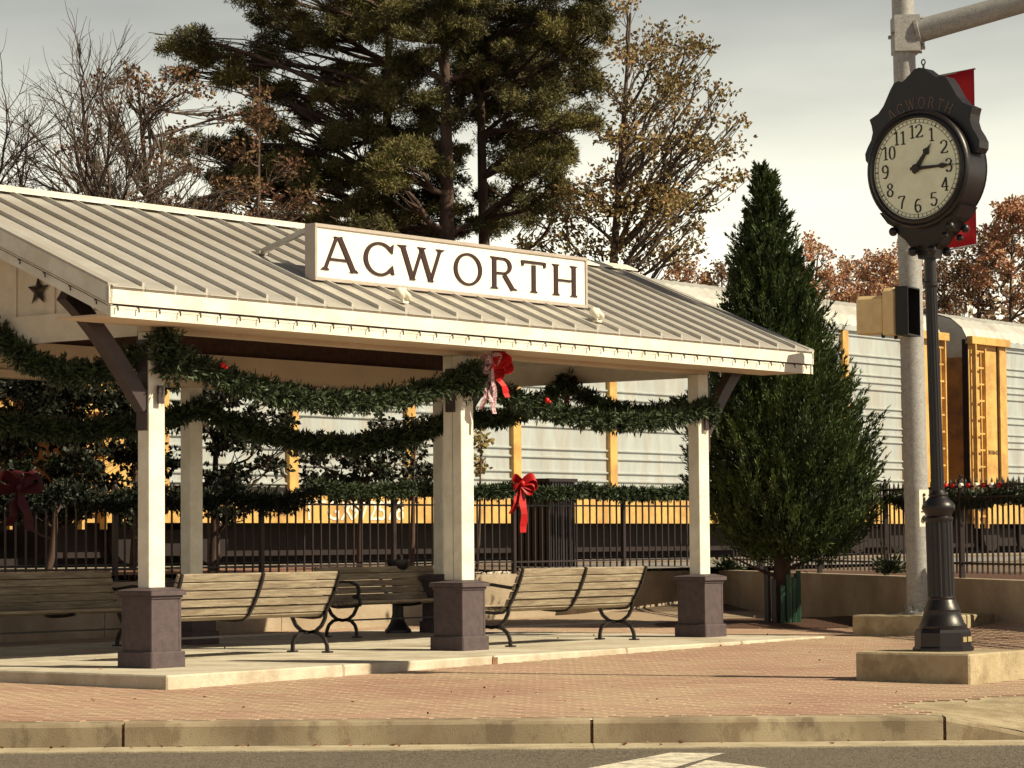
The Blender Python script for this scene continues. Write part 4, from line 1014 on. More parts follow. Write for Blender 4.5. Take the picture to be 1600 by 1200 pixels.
# ------------------------------------------------------------------ railcars
SZ = 1.48
def railcar(s0, s1, posts, label, ends):
    e = empty('rail_car', TR(s0, 0, .86), TH, label=label, cat='rail car', group='autorack rail cars'); Lc = s1-s0
    zb, zp, zt = SZ-.86, 2.02-.86, 5.57-.86; wd = 3.1
    # sill beam
    MB().box(0, Lc, -.03, .25, zb, zb+.44).build('side_sill', M_yellow, e)
    MB().box(0, Lc, wd-.25, wd+.03, zb, zb+.44).build('side_sill', M_yellow, e)
    MB().box(.1, Lc-.1, .5, wd-.3, zb-.52, zb+.3).build('underframe', M_under, e)
    MB().box(.2, Lc-.2, .02, .06, zb+.44, zp+.03).build('sill_gap', M_under, e)
    # side panels: horizontally corrugated, one piece per bay
    prof = []; z = zp; k = 0
    while z < zt-.12:
        prof += [(.030, z), (.030, z+.055), (-.012, z+.075), (-.012, z+.095), (.030, z+.115)]; z += (.15, .15, .26, .15, .40)[k % 5]; k += 1
    prof = [q_ for q_ in prof if q_[1] <= zt-.06]+[(.030, zt-.05)]
    xs = [x_-s0 for x_ in posts]
    for a, c in zip(xs[:-1], xs[1:]):
        b = MB(); n = len(prof)
        for x_ in (a+.02, c-.02):
            for (y_, z_) in prof: b.v.append((x_, y_, z_))
        for i in range(n-1): b.f.append((i, n+i, n+i+1, i+1)); b.m.append(0)
        b.build('side_panel', M_silver, e, flip=False)
        b = MB().box(a, c, wd-.05, wd, zp, zt); b.build('far_side_panel', M_silver, e)
    MB().box(xs[0], xs[-1], .035, .06, zp-.02, zt).build('inner_lining', M_under, e)
    for x_ in xs: MB().cbox(x_-.115, x_+.115, -.055, .034, zb+.44, zt, .008).build('side_post', M_yellow, e)
    MB().box(0, Lc, -.06, .05, zt-.05, zt+.06).build('roof_rail', M_silver, e)
    # arched, ribbed roof
    sec = [(0, zt+.06), (.12, zt+.30), (.40, zt+.53), (.9, zt+.68), (wd/2, zt+.73), (wd-.9, zt+.68), (wd-.40, zt+.53), (wd-.12, zt+.30), (wd, zt+.06)]
    x_ = 0; first = True
    rp_ = MB(); step = .17
    nx = int(Lc/(step/2))
    for i in range(nx+1):
        X_ = i*Lc/nx; o_ = .018 if (i // 2) % 2 == 0 else 0
        for (y_, z_) in sec: rp_.v.append((X_, y_, z_+o_))
    m_ = len(sec)
    for i in range(nx):
        for j in range(m_-1): rp_.f.append((i*m_+j, (i+1)*m_+j, (i+1)*m_+j+1, i*m_+j+1)); rp_.m.append(0)
    rp_.build('roof', M_troof, e, flip=False)
    for xe, sg, nm in ((0, 1, 0), (Lc, -1, 1)):
        # end: lower painted doors and pale rounded top
        b = MB().prism([(0.05, zb+.3), (wd-.05, zb+.3), (wd-.05, zt-.35), (.05, zt-.35)], lambda x, y, d: Vector((xe+sg*(.02+d), x, y)), .04); b.build('end_door', M_yend, e)
        poly = [(0.02, zt-.345)]+[(wd-.02, zt-.345)]+[(min(max(y_, .02), wd-.02), z_-.01) for y_, z_ in reversed(sec)]
        b = MB().prism(poly, lambda x, y, d: Vector((xe+sg*(.015+d), x, y)), .04); b.build('end_hood', M_troof, e)
        for y_ in (.03, wd-.12): MB().box(min(xe+sg*.0, xe+sg*.10), max(xe+sg*.0, xe+sg*.10), y_-.04, y_+.10, zb+.0, zt+.05).build('corner_post', M_under, e)
        # ladder at the side near the end
        ld = empty('ladder', (0, 0, 0)); bpy.data.objects.remove(ld)
        xa = xe+sg*.10; xb = xe+sg*.55
        b = MB(); b.box(min(xa, xa+sg*.05), max(xa, xa+sg*.05), -.16, -.06, zb-.1, zt+.0); b.box(min(xb, xb+sg*.05), max(xb, xb+sg*.05), -.16, -.06, zb-.1, zt-.15)
        lo = b.build('ladder', M_yellow, e)
        for q_ in range(11): MB().box(min(xa, xb)+.02, max(xa, xb)-.0, -.13, -.10, zb+.15+q_*.37, zb+.19+q_*.37).build('rung', M_yellow, lo)
        # end panel beside the ladder with header
        x0_, x1_ = sorted((xe+sg*.02, xe+sg*1.32)); MB().box(x0_, x1_, -.02, .03, zb+.44, zt-.03).build('end_side_panel', M_yellow, e)
        x0_, x1_ = sorted((xe-sg*.05, xe+sg*1.75)); MB().cbox(x0_, x1_, -.17, -.021, zt-.06, zt+.11, .01).build('header_beam', M_yellow, e)
        x0_, x1_ = sorted((xe+sg*1.30, xe+sg*1.40)); MB().box(x0_, x1_, -.01, .02, zb+.44, zt-.06).build('door_gap', M_under, e)
        x0_, x1_ = sorted((xe+sg*1.40, xe+sg*1.62)); MB().box(x0_, x1_, -.07, .03, zb+.44, zt-.06).build('side_post', M_yellow, e)
        # bogie
        tb = MB().box(xe+sg*2.4-1.0, xe+sg*2.4+1.0, .35, .55, .12, .52); bg = tb.build('bogie', M_under, e)
        for dx in (-.85, .85): MB().lathe([(.40, 0), (.40, .12), (.15, .13)], (xe+sg*2.4+dx, .40, .40), 20, Matrix.Rotation(PI/2, 3, 'X')).build('wheel', M_under, bg)
        MB().box(min(xe-sg*.55, xe), max(xe-sg*.55, xe), wd/2-.15, wd/2+.15, .25, .5).build('coupler', M_under, e)
    return e
def txt(s, size, loc, rz, m, parent, name, ext=.003):
    cu = bpy.data.curves.new(name, 'FONT'); cu.body = s; cu.size = size; cu.extrude = ext; cu.resolution_u = 3
    o = bpy.data.objects.new(name, cu); COL.objects.link(o)
    me = bpy.data.meshes.new_from_object(o); bpy.data.objects.remove(o)
    me.materials.clear(); me.materials.append(m)
    o = bpy.data.objects.new(name, me); COL.objects.link(o); o.parent = parent
    o.location = loc; o.rotation_euler = (PI/2, 0, rz); return o
posts1 = [-12.3, -9.37, -6.44, -3.52, -.6, 2.32, 5.24, 7.75, 10.3]
c1 = railcar(-14.2, 11.95, posts1, 'silver corrugated autorack rail car with yellow posts behind the pavilion', None)
c2 = railcar(13.1, 39.2, [14.75+2.92*k for k in range(0, 8)], 'autorack rail car with yellow ladder and end at the right edge', None)
c0 = railcar(-41.5, -15.35, [-39.8+2.92*k for k in range(0, 9)], 'autorack rail car mostly hidden beyond the left edge', None)
s_at = lambda px: (52*((px-800)/F_PX)-2.2)/(.611-.792*((px-800)/F_PX))
txt('TTGX', .46, (s_at(470)+14.2, -.036, SZ-.86+.05), 0, M_print, c1, 'car_lettering')
txt('972578', .46, (s_at(543)+14.2, -.036, SZ-.86+.05), 0, M_print, c1, 'car_lettering')
txt('3018642', .14, (.85, -.026, 3.05-.86), 0, M_graf, c2, 'door_lettering')
txt('VAPO', .26, (.014, 2.2, 4.1-.86), -PI/2, M_graf, c2, 'graffiti')
txt('e Lit Jo', .42, (.010, 2.6, 2.6-.86), -PI/2, M_graf, c2, 'graffiti')
b = MB(); 
for n_, w_ in ((.55, 1.2), ):
    for off in (0.85, 2.25): b.box(-140, 140, off-.035, off+.035, .0, .10)
rl = b.build('rails', M_under, kind='structure'); rl.location = TR(0, 0, .86); rl.rotation_euler = (0, 0, TH)

# ------------------------------------------------------------------ trees
def branch_tube(b, a, c, r0, r1, wob=.06, n=6, sides=5, sag=0):
    a = Vector(a); c = Vector(c); ln = (c-a).length; pts = []; rad = []
    o1 = Vector((random.gauss(0, 1), random.gauss(0, 1), random.gauss(0, .6)))*ln*wob; o2 = Vector((random.gauss(0, 1), random.gauss(0, 1), random.gauss(0, .6)))*ln*wob
    for i in range(n+1):
        t = i/n; pts.append(a.lerp(c, t)+o1*math.sin(PI*t)+o2*math.sin(2*PI*t)*.5+Z*sag*math.sin(PI*t)); rad.append(r0+(r1-r0)*t)
    b.tube(pts, rad, sides, cap=False); return pts
def clump_cloud(c, r, n, shell=.5):
    D = rng.normal(size=(n, 3)); D /= np.linalg.norm(D, axis=1, keepdims=True)
    rad = rng.uniform(0, 1, n)**shell
    return np.array(c)+D*rad[:, None]*np.array(r), D
def crown_tree(name, cat, label, Y, base_px, lean_px, clumps, bark, leafm, tr, nleaf, ll, lw, group=None, up=.4, zbase=.3, tuft=3, depth=1.5, sub=7, twigs=6, top=None, flat=None, gsz=1.0, rise=(.1, .5), loose=.18):
    """base_px: x pixel of trunk base; lean_px: (x,y) pixel of the trunk top; clumps in picture px -> metres at that distance"""
    sc = Y/F_PX
    bx = (base_px-800)*sc; g = empty(name, (bx, Y, zbase), 0, label=label, cat=cat, group=group)
    o0 = Vector((bx, Y, zbase))
    top_ = un(lean_px[0], lean_px[1], Y=Y)-o0
    tb = MB(); tp_ = branch_tube(tb, (0, 0, 0), top_, tr, tr*.14, .016, 16, 9)
    CC = []; DD = []
    for (x, y, rx, ry) in clumps:
        dy = random.uniform(-depth, depth)
        c = un(x, y, Y=Y)-o0; c.y = dy if not (loose > .3 and abs(x-lean_px[0]) < 42 and y > 110) else abs(dy)+.5
        r = (rx*sc, min(rx*sc, depth)*.9+.2, ry*sc)
        # branch from the trunk, leaving it somewhat lower
        zr = c.z - random.uniform(*rise)*abs(c.x-0)-ry*sc*.5; zr = max(min(zr, top_.z*.98), top_.z*.25)
        k = min(range(len(tp_)), key=lambda i: abs(tp_[i].z-zr)); st_ = tp_[k]
        rb = max(.02, tr*.42*(1-.5*st_.z/top_.z))
        pts = branch_tube(tb, st_, c, rb, rb*.3, .08, 8, 5)
        for _ in range(twigs):
            e = Vector(c)+Vector((random.uniform(-1, 1)*r[0], random.uniform(-1, 1)*r[1], random.uniform(-.8, .9)*r[2])); s_ = pts[random.randint(3, 7)]
            branch_tube(tb, s_, e, rb*.28, rb*.1, .08, 4, 4)
        # sub clusters inside the clump make an uneven outline
        for _ in range(sub):
            a = random.uniform(0, 2*PI); q = random.uniform(.25, .95)
            cc = (c.x+math.cos(a)*q*r[0], c.y+random.uniform(-1, 1)*r[1], c.z+math.sin(a)*q*r[2])
            m_ = (r[0]*r[2])**.5*.42*random.uniform(.7, 1.25)*gsz
            n = max(6, int(nleaf*(rx*ry)/1500/sub))
            C, D = clump_cloud(cc, (m_*1.25, m_*1.1, m_*.75), n)
            D = D*.9+np.array([0, 0, up]); C = C+rng.normal(size=C.shape)*m_*loose
            Ct = np.repeat(C, tuft, 0); Dt = np.repeat(D, tuft, 0)+rng.normal(size=(n*tuft, 3))*(.55 if loose < .3 else 1.0)
            CC.append(Ct); DD.append(Dt)
    tb.build('trunk', bark, g, smooth='all')
    leafmesh('crown', np.vstack(CC), np.vstack(DD), ll, lw, leafm, g, flat=flat)
    return g

def J(lst, mul=1): return lst
P3 = [(290, 70, 48, 26), (262, 52, 20, 12), (330, 105, 50, 26), (375, 80, 50, 34), (405, 125, 50, 24), (430, 60, 45, 22), (450, 18, 55, 24), (400, 2, 30, 12), (505, 45, 55, 30), (540, 105, 40, 34), (470, 150, 50, 20), (540, 165, 55, 22),
      (420, 190, 50, 18), (345, 215, 50, 18), (300, 235, 40, 14), (390, 240, 70, 26), (470, 235, 70, 30), (550, 232, 60, 34), (430, 285, 50, 16), (340, 268, 40, 12), (520, 285, 45, 20), (600, 205, 50, 36), (590, 120, 55, 32), (575, 40, 60, 30), (590, -20, 80, 30), (490, -30, 80, 26), (400, -40, 60, 20)]
P1 = [(640, 20, 70, 30), (700, 45, 60, 28), (650, 85, 70, 28), (720, 105, 50, 25), (625, 150, 60, 26), (690, 165, 60, 22), (650, 205, 40, 18), (635, 246, 66, 24), (690, 262, 45, 22), (600, 285, 45, 24), (560, 318, 66, 24), (620, 330, 60, 26), (525, 340, 45, 18), (660, 300, 45, 24), (575, 362, 60, 14), (650, 362, 50, 16), (700, 330, 34, 20), (660, -30, 90, 30), (720, 0, 60, 30), (700, 220, 34, 18)]
P2 = [(800, 15, 70, 30), (870, 20, 60, 30), (915, 35, 45, 26), (770, 60, 60, 28), (830, 75, 60, 28), (900, 85, 50, 26), (935, 60, 26, 22), (790, 115, 60, 26), (860, 125, 60, 26), (915, 130, 40, 22), (765, 150, 40, 24), (830, 170, 60, 26), (890, 170, 50, 22), (790, 205, 50, 22), (850, 215, 60, 24), (905, 205, 34, 16), (810, 245, 50, 22), (870, 250, 34, 16), (835, 285, 55, 18), (780, 290, 40, 20), (860, 300, 40, 14), (800, 325, 55, 16), (765, 345, 40, 16), (840, -25, 90, 28), (920, -10, 50, 24)]
random.seed(21)
def filler(n, x0, x1, y0, y1): return [(random.uniform(x0, x1), random.uniform(y0, y1), random.uniform(16, 34), random.uniform(9, 17)) for _ in range(n)]
P3 += filler(16, 400, 640, -30, 330)+filler(9, 300, 560, 200, 350)+[(320, 330, 30, 10), (365, 318, 34, 12), (405, 305, 30, 12), (450, 312, 34, 14), (485, 335, 34, 14), (430, 345, 40, 10), (270, 95, 30, 10)]; P1 += filler(9, 560, 780, -30, 140)+filler(9, 570, 790, 250, 370); P2 += filler(14, 730, 935, -30, 150)+filler(4, 730, 890, 200, 350)
crown_tree('pine_tree', 'pine tree', 'left pine with a long dark limb reaching left over the pavilion roof', 76, 606, (612, -90), P3, M_bark, M_pine, .32, 2100, .15, .026, 'tall pines behind the train', up=.15, tuft=3, depth=2.2, sub=12, gsz=.84, twigs=10, loose=.34)
crown_tree('pine_tree', 'pine tree', 'middle pine whose thick trunk rises just left of the taller sign end', 73, 684, (690, -120), P1, M_bark, M_pine, .36, 2100, .15, .026, 'tall pines behind the train', up=.15, tuft=3, depth=2.2, sub=12, gsz=.84, twigs=10, loose=.34)
crown_tree('pine_tree', 'pine tree', 'right pine of the three, its straight slim trunk above the letters W and O', 75, 748, (752, -120), P2, M_bark, M_pine, .28, 2100, .15, .026, 'tall pines behind the train', up=.15, tuft=3, depth=2.2, sub=12, gsz=.84, twigs=10, loose=.34)
DR = [(1000, 240, 50, 26), (1030, 215, 50, 22), (965, 200, 30, 20), (1090, 190, 24, 18), (1000, 320, 70, 22), (900, 325, 40, 18), (1085, 310, 40, 18), (1020, 385, 60, 14), (1060, 130, 34, 20), (975, 12, 26, 14), (1045, 45, 38, 20), (985, 70, 40, 22), (1070, 75, 34, 18), (1020, 105, 44, 22), (965, 130, 26, 20), (1045, 145, 40, 22), (1090, 110, 20, 10), (990, 175, 30, 24), (1050, 190, 34, 16), (1120, 155, 24, 16), (1148, 195, 18, 14), (1080, 225, 30, 18), (1110, 245, 44, 24), (1135, 275, 40, 16), (1060, 262, 34, 18), (990, 235, 34, 22), (945, 275, 46, 20), (1000, 290, 50, 20), (1060, 300, 44, 18), (905, 300, 34, 16), (950, 325, 60, 18), (1040, 335, 50, 18), (880, 345, 50, 18), (1000, 365, 60, 16), (1085, 345, 30, 16), (930, 385, 60, 14), (1060, 395, 50, 14), (1110, 60, 20, 8), (840, 370, 40, 12)]
crown_tree('deciduous_tree', 'tree', 'half bare tree with orange and olive leaves right of the pines', 70, 958, (985, 20), DR, M_bark2, M_olive, .20, 340, .12, .075, 'thinning autumn trees', up=0, tuft=2, depth=2.2, sub=9, twigs=11, gsz=1.7, rise=(.7, 1.5))
DL = [(200, 105, 34, 16), (160, 128, 28, 12), (215, 140, 38, 16), (250, 160, 30, 16), (180, 185, 30, 12), (130, 205, 26, 12), (120, 235, 24, 8), (175, 225, 34, 12), (215, 240, 34, 12), (265, 200, 30, 16), (270, 110, 24, 14), (300, 150, 30, 18), (255, 265, 34, 12), (230, 295, 34, 12), (290, 255, 30, 14), (345, 175, 24, 16), (390, 165, 24, 14), (400, 300, 34, 16), (440, 330, 40, 14), (340, 310, 34, 12), (270, 320, 34, 10)]
crown_tree('deciduous_tree', 'tree', 'leaning half bare tree with brown leaves left of the pines', 66, 345, (215, 118), DL, M_bark2, M_brown, .20, 260, .11, .07, 'thinning autumn trees', up=0, tuft=2, depth=1.6, twigs=18, zbase=.3, gsz=1.4, sub=9, rise=(.7, 1.5))
DL2 = [(420, 200, 30, 20), (405, 150, 20, 16), (450, 250, 34, 20), (380, 240, 30, 18), (470, 310, 40, 20), (400, 330, 40, 16), (365, 300, 24, 16), (350, 345, 40, 10)]
crown_tree('deciduous_tree', 'tree', 'thin straight tree in the dark gap under the left pine limb', 68, 412, (405, 120), DL2, M_bark2, M_brown, .14, 260, .11, .07, 'thinning autumn trees', up=0, tuft=2, depth=1.4, twigs=14, gsz=1.4, sub=9, rise=(.7, 1.6))

# bare trees by recursive branching
def bare_tree(loc, h, r, label, seed, spread=.55, levels=5, lean=(0, 0), bark=M_bark2, group='bare trees'):
    random.seed(seed); b = MB()
    def grow(p_, d, ln, rr, lev):
        nseg = 4; pts = [p_]; q = Vector(p_); dd = Vector(d)
        for i in range(nseg):
            dd = (dd + Vector((random.gauss(0, .13), random.gauss(0, .13), random.gauss(.02, .09)))).normalized(); q = q+dd*ln/nseg; pts.append(q.copy())
        b.tube(pts, [rr*(1-.45*i/nseg) for i in range(nseg+1)], 6 if lev < 2 else 4 if lev < 4 else 3, cap=False)
        if lev >= levels: return
        for k in range(random.choice((3, 4, 4) if lev < 3 else (3, 3, 4))):
            t = random.uniform(.35, 1); pp = pts[min(int(t*nseg), nseg)]
            ax = Vector((random.gauss(0, 1), random.gauss(0, 1), random.gauss(0, .5))); nd = (dd*1.0+ax.normalized()*spread*random.uniform(.7, 1.5)).normalized()
            grow(pp, nd, ln*random.uniform(.58, .8), rr*.55, lev+1)
        grow(pts[-1], dd, ln*.7, rr*.55, lev+1)
    grow(Vector((0, 0, 0)), Vector((lean[0], lean[1], 1)).normalized(), h*.36, r, 0)
    e = empty('bare_tree', loc, 0, label=label, cat='tree', group=group)
    b.build('trunk', bark, e, flip=False); return e
bare_tree(((-30-800)*56/F_PX, 56, .3), 11.5, .24, 'bare tree whose twigs fill the top left corner', 4, .64, 6, (.28, 0))
bare_tree(((25-800)*62/F_PX, 62, .3), 9.0, .17, 'smaller bare tree low at the left edge above the roof', 11, .66, 6, (.10, 0))
bare_tree(((-110-800)*58/F_PX, 58, .3), 12.5, .24, 'bare tree beyond the left edge reaching into the picture', 15, .66, 6, (.3, 0))
bare_tree(((1345-800)*95/F_PX, 95, .3), 10.6, .12, 'slim bare tree above the silver roof between the evergreen and the pole', 23, .5, 5, (-.03, 0))
bare_tree(((1440-800)*100/F_PX, 100, .3), 9.8, .12, 'pale bare tree behind the clock pole among russet trees', 31, .5, 5)
bare_tree(((1290-800)*105/F_PX, 105, .3), 10.2, .10, 'faint bare tree just right of the evergreen tip', 37, .5, 5)
bare_tree(((1495-800)*90/F_PX, 90, .3), 9.0, .12, 'bare tree between the clock post and the big russet tree', 41, .5, 5)
random.seed(99)
# autumn trees on the right
def aut(px, Y, top, w, lab, m=M_rust, nl=150):
    cl = []
    for i in range(20):
        f = random.random(); yy = top+12+(470-top)*f; ww = w*(.45+.55*math.sin(PI*min(1, .15+f*.9)))
        cl.append((px+random.uniform(-1, 1)*ww, yy, w*.32, 15))
    cl.append((px, top+10, w*.3, 12))
    crown_tree('autumn_tree', 'tree', lab, Y, px, (px+random.uniform(-6, 6), top+20), cl, M_bark2, m, .15, nl*5, .115, .08, 'russet trees beyond the train', up=.1, tuft=2, depth=2.2, sub=8, twigs=14, gsz=1.45, rise=(.6, 1.4))
aut(1275, 100, 372, 34, 'russet tree just right of the evergreen')
aut(1325, 104, 398, 30, 'low russet tree behind the pedestrian signal', M_rust)
aut(1375, 98, 385, 32, 'russet tree left of the traffic pole')
aut(1425, 108, 380, 30, 'russet tree hidden partly by the traffic pole', M_rust)
aut(1480, 102, 395, 32, 'brown thinning tree right of the clock post', M_brown, 110)
aut(1530, 92, 360, 34, 'brown tree left of the big russet crown at the right edge', M_brown, 130)
aut(1585, 88, 312, 48, 'big russet tree at the right edge of the picture', M_rust, 240)
aut(1640, 90, 320, 48, 'russet tree beyond the right edge of the picture', M_rust, 200)
aut(1125, 110, 412, 26, 'low dark russet tree just left of the evergreen', M_brown, 150)
aut(1060, 105, 405, 30, 'low russet tree behind the roof end', M_rust, 90)
# distant woods as one mass
n = 60000; X_ = rng.uniform(-60, 70, n); Y_ = rng.uniform(150, 175, n); hh = np.interp(X_, [-60, -32, -24, -14, 10, 15, 22, 32, 60], [21, 20.5, 19.5, 14, 14, 15.2, 15.5, 17, 18])+.5*np.sin(X_*.61)+.5*np.sin(X_*1.53+1)+.4*np.sin(X_*3.3)
Zz = rng.uniform(0, 1, n)**.7*hh
leafmesh('distant_woods', np.stack([X_, Y_, Zz], 1), rng.normal(size=(n, 3)), .6, .25, mat('far_leaves', (.36, .26, .17), (.24, .16, .11), .1, .9, island=.3, hv=.02), kind='stuff', label='distant leafless woodland seen low behind the trees', cat='woods')

# dark leafy small trees between fence and train
def leafy(px, Y, clumps, label, m=M_camel, tr=.06, nl=820, base_y=None, lean=None):
    return crown_tree('small_tree', 'tree', label, Y, px, lean or (px+10, min(c[1] for c in clumps)+10), clumps, M_bark, m, tr, nl, .085, .055, 'small leafy trees behind the fence', up=0, tuft=2, depth=.8, sub=10, twigs=10, zbase=.64, gsz=1.15, rise=(.3, 1.0))
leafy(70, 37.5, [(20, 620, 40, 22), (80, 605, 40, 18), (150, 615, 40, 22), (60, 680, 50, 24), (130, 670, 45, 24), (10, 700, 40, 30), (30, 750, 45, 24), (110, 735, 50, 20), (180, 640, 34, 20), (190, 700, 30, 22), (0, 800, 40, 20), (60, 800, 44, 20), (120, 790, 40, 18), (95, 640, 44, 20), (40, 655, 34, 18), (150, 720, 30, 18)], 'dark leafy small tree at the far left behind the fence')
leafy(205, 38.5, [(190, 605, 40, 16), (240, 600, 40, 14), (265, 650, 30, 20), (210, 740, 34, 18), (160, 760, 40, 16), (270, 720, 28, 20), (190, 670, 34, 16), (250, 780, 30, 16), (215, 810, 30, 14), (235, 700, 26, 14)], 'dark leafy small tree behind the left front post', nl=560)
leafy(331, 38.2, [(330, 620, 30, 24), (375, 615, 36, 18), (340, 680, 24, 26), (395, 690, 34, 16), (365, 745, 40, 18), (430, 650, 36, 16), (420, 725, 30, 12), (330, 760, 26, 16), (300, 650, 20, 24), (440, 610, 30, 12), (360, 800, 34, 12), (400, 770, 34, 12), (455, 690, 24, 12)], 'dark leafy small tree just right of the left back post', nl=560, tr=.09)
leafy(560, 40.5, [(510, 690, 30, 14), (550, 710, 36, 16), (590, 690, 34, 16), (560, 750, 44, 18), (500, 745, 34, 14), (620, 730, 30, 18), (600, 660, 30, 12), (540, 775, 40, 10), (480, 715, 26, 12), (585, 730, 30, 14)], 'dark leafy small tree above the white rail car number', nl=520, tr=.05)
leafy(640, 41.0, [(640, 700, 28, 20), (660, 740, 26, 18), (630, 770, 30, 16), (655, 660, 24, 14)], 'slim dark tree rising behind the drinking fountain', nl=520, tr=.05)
leafy(742, 42.0, [(750, 690, 16, 16), (746, 725, 16, 14), (755, 655, 12, 12)], 'small pale autumn tree showing right beside the middle post', M_fall, .03, 120)
# tiny shrub at the foot of the fence near the right post
for (px, py, Y, r_, lab) in ((1135, 884, 43.2, .16, 'small green weed on the wall behind the right pedestal'), (1392, 872, 36.0, .22, 'small green shrub on the wall left of the traffic pole')):
    p_ = un(px, py, Y=Y); n = 260; D = rng.normal(size=(n, 3)); D[:, 2] = abs(D[:, 2])
    e = empty('shrub', (p_.x, p_.y, .66), label=lab, cat='shrub')
    leafmesh('foliage', D*rng.uniform(0, 1, n)[:, None]*r_*.6+np.array([0, 0, .05]), D, .10, .035, M_garl, e)

# ------------------------------------------------------------------ tall evergreen by the pavilion
cy = empty('evergreen_tree', (3.62, 37.9, .0), 0, label='tall cone shaped evergreen with feathery green sprays beside the pavilion', cat='evergreen tree')
hs = [.82, 1.0, 1.35, 1.75, 2.4, 3.0, 3.6, 4.2, 4.8, 5.3, 5.7, 6.05, 6.3]
rs = [.50, .84, 1.06, 1.15, 1.08, .92, .72, .53, .37, .24, .14, .06, .01]
def plumes(n, inner, outer, lo, hi, leaf, wid, per, name, spread):
    hz = rng.uniform(0, 1, n*4); hh = .80+hz*(6.15-.80); rm = np.interp(hh, hs, rs); keep = rng.uniform(0, 1.15, n*4) < rm+.06; hh = hh[keep][:n]; rm = rm[keep][:n]; m_ = len(hh)
    th_ = rng.uniform(0, 2*PI, m_); f = rng.uniform(inner, outer, m_)*(1+.08*np.sin(th_*5+hh*3.1)+.08*np.sin(th_*9-hh*7)+.05*np.sin(th_*3+hh*11))
    cx = .16*np.clip((3-hh)/2.2, -1, 1)
    base = np.stack([rm*f*np.cos(th_)+cx, rm*f*np.sin(th_), hh], 1)
    ln = rng.uniform(lo, hi, m_)*np.clip(.35+rm, .35, 1)
    D = np.stack([np.cos(th_)*.55, np.sin(th_)*.55, np.ones(m_)], 1)+rng.normal(size=(m_, 3))*.20; D /= np.linalg.norm(D, axis=1, keepdims=True)
    t = rng.uniform(0, 1, (m_, per)); off = rng.normal(size=(m_, per, 3))*(spread*(1-t)[:, :, None]*ln[:, None, None])
    C = base[:, None, :]+D[:, None, :]*(t*ln[:, None])[:, :, None]+off
    Dl = D[:, None, :]*1.0+off*(1.6/spread/np.maximum(ln, .1)[:, None, None])*.22+rng.normal(size=(m_, per, 3))*.28
    return leafmesh(name, C.reshape(-1, 3), Dl.reshape(-1, 3), leaf, wid, M_cyp, cy)
plumes(1000, .15, .70, .30, .50, .10, .030, 45, 'inner_crown', .22)
plumes(1350, .60, .97, .30, .60, .080, .019, 64, 'crown', .12)
plumes(620, .84, 1.00, .28, .52, .075, .016, 58, 'spray_tips', .07)
tb = MB(); tb.tube([(0, 0, 0), (.03, 0, 1), (.1, 0, 2.2), (.02, 0, 4), (-.02, 0, 6.1)], [.13, .11, .09, .05, .01], 8)
for i in range(34):
    a = random.uniform(0, 2*PI); z = random.uniform(.55, 2.6); l_ = random.uniform(.4, .95)
    branch_tube(tb, (.03, 0, z), (math.cos(a)*l_+.1, math.sin(a)*l_, z+random.uniform(.15, .6)), .028, .008, .08, 5, 4)
tb.build('trunk', M_bark, cy, smooth='all')
# green stakes around the trunk
for i, (dx, dy, h_) in enumerate(((-.22, -.05, .80), (-.13, -.20, .64), (-.02, -.24, .55), (.06, -.22, .70), (.14, -.18, .66), (.21, -.08, .74), (.2, .12, .7), (-.18, .14, .75))):
    q = MB().cbox(-.032, .032, -.028, .028, -.05, h_, .008).build('tree_stake', M_green if i in (2, 3, 4, 5) else M_iron, label=['dark stake on the left of the evergreen trunk', 'short dark stake at the front left of the evergreen trunk', 'short green stake in front of the evergreen trunk', 'taller green stake right beside the short front one', 'green stake at the right front of the evergreen trunk', 'green stake farthest right of the evergreen trunk', 'dark stake behind the right side of the evergreen trunk', 'dark stake behind the left side of the evergreen trunk'][i], cat='stake', group='stakes round the evergreen trunk')
    q.location = (3.64+dx, 37.9+dy, float(gz(3.6, 37.6)))
b = MB(); n = 20
for i in range(n): a = 2*PI*i/n; r_ = random.uniform(1.05, 1.35); b.v.append((3.7+r_*1.6*math.cos(a), 38.3+r_*1.5*math.sin(a), float(gz(3.7+r_*1.6*math.cos(a), 38.3+r_*1.5*math.sin(a)))+.006))
b.v.append((3.7, 38.3, .05)); b.f = [(i, (i+1) % n, n) for i in range(n)]; b.m = [0]*n
b.build('mulch_ring', M_mulch, kind='structure', flip=False)

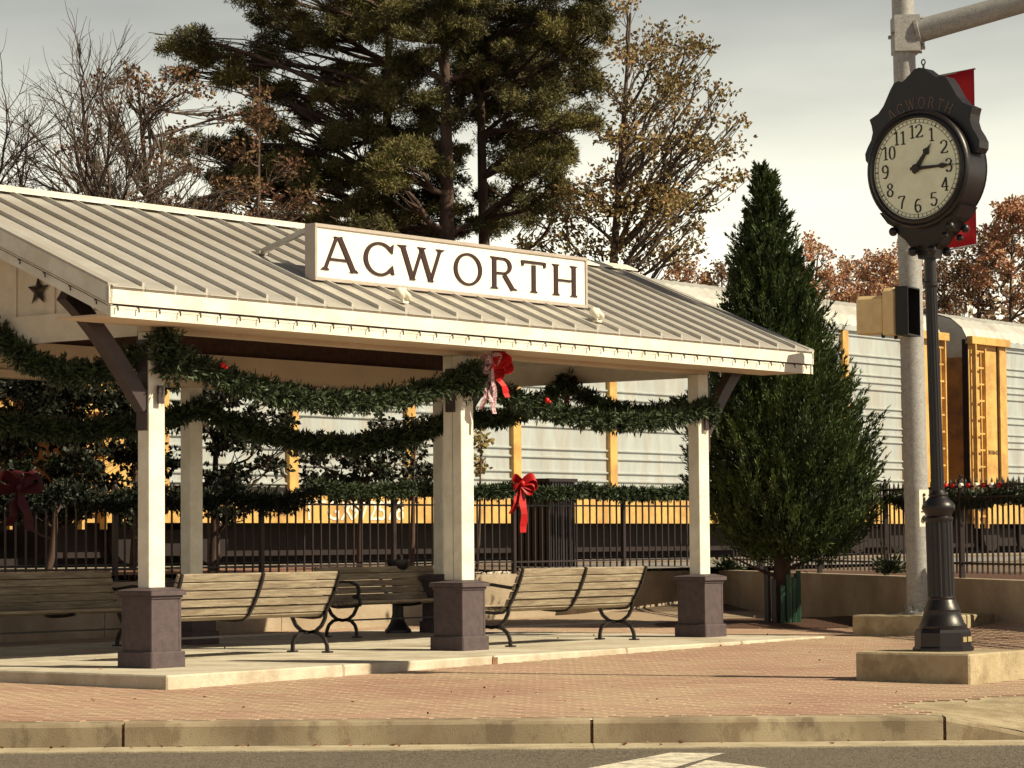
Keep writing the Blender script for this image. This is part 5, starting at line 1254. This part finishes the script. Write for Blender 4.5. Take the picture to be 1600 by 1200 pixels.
# ------------------------------------------------------------------ litter
def leaf_bit(x, y, z, s_, lab, m=M_leafdead):
    b = MB(); a = random.uniform(0, 6)
    pts = [(-1, 0, 0), (-.3, .5, .25), (.6, .35, .1), (1, 0, .35), (.4, -.45, .15), (-.4, -.4, .3)]
    b.add([(p_[0]*s_, p_[1]*s_, p_[2]*s_+.004) for p_ in pts]+[(0, 0, .0)], [(i, (i+1) % 6, 6) for i in range(6)])
    o = b.build('fallen_leaf', m, label=lab, cat='leaf', group='dead leaves on the ground'); o.location = (x, y, z); o.rotation_euler = (0, 0, a)
gl = [(292, 1160, 'dead leaf against the kerb near the left joint'), (615, 1163, 'dead leaf in the gutter below the second pedestal'), (490, 1163, 'small dead leaf in the gutter left of centre'), (975, 1162, 'dead leaf in the gutter just right of the kerb joint'), (1066, 1158, 'curled leaf against the kerb above the road arrow'), (372, 1163, 'flat dead leaf in the gutter beside the left joint'), (1300, 1160, 'dead leaf in the gutter at the right')]
for (px, py, lab_) in gl:
    q = un(px, py+2, z=-.342); leaf_bit(q.x, min(q.y, YC-.05), -.342, random.uniform(.025, .045), lab_, M_rockw if px == 292 else M_leafdead)
for (px, py, lab_) in ((1027, 1092, 'tiny dark leaf on the bricks below the second bench'), (320, 1090, 'pale leaf on the bricks by the slab corner'), (550, 1096, 'tiny pale leaf on the bricks below the middle pedestal')):
    q = un(px, py, z=-.14); leaf_bit(q.x, q.y, float(gz(q.x, q.y)), .025, lab_)
C = []
for _ in range(150):
    f = random.random()
    if f < .45: x_, y_, z_ = random.uniform(-5, 5), YC-.03-abs(random.gauss(0, .10)), -.341
    elif f < .8:
        x_, y_ = random.uniform(-5, 6), random.uniform(20.9, 36); dl = Vector((x_, y_, 0))-L0; z_ = .002 if (SU0 < dl.dot(U) < SU1 and SV0 < dl.dot(V) < SV1) else float(gz(x_, y_))+.002
        if inside_sq(x_, y_, PL1) or inside_sq(x_, y_, PL2): continue
    else: x_, y_ = 3.6+random.gauss(0, 1.2), 37.6+random.gauss(0, 1.2); z_ = float(gz(x_, y_))+.01
    C.append((x_, y_, z_+.006))
n = len(C); D = rng.normal(size=(n, 3)); D[:, 2] = abs(D[:, 2])*.2
leafmesh('leaf_litter', C, D, .035, .022, M_leafdead, kind='stuff', label='scattered bits of dead leaf in the gutter and on the paving', cat='litter')
print('objects', len(bpy.data.objects), 'tris', sum(len(o.data.polygons) for o in bpy.data.objects if o.type == 'MESH'))
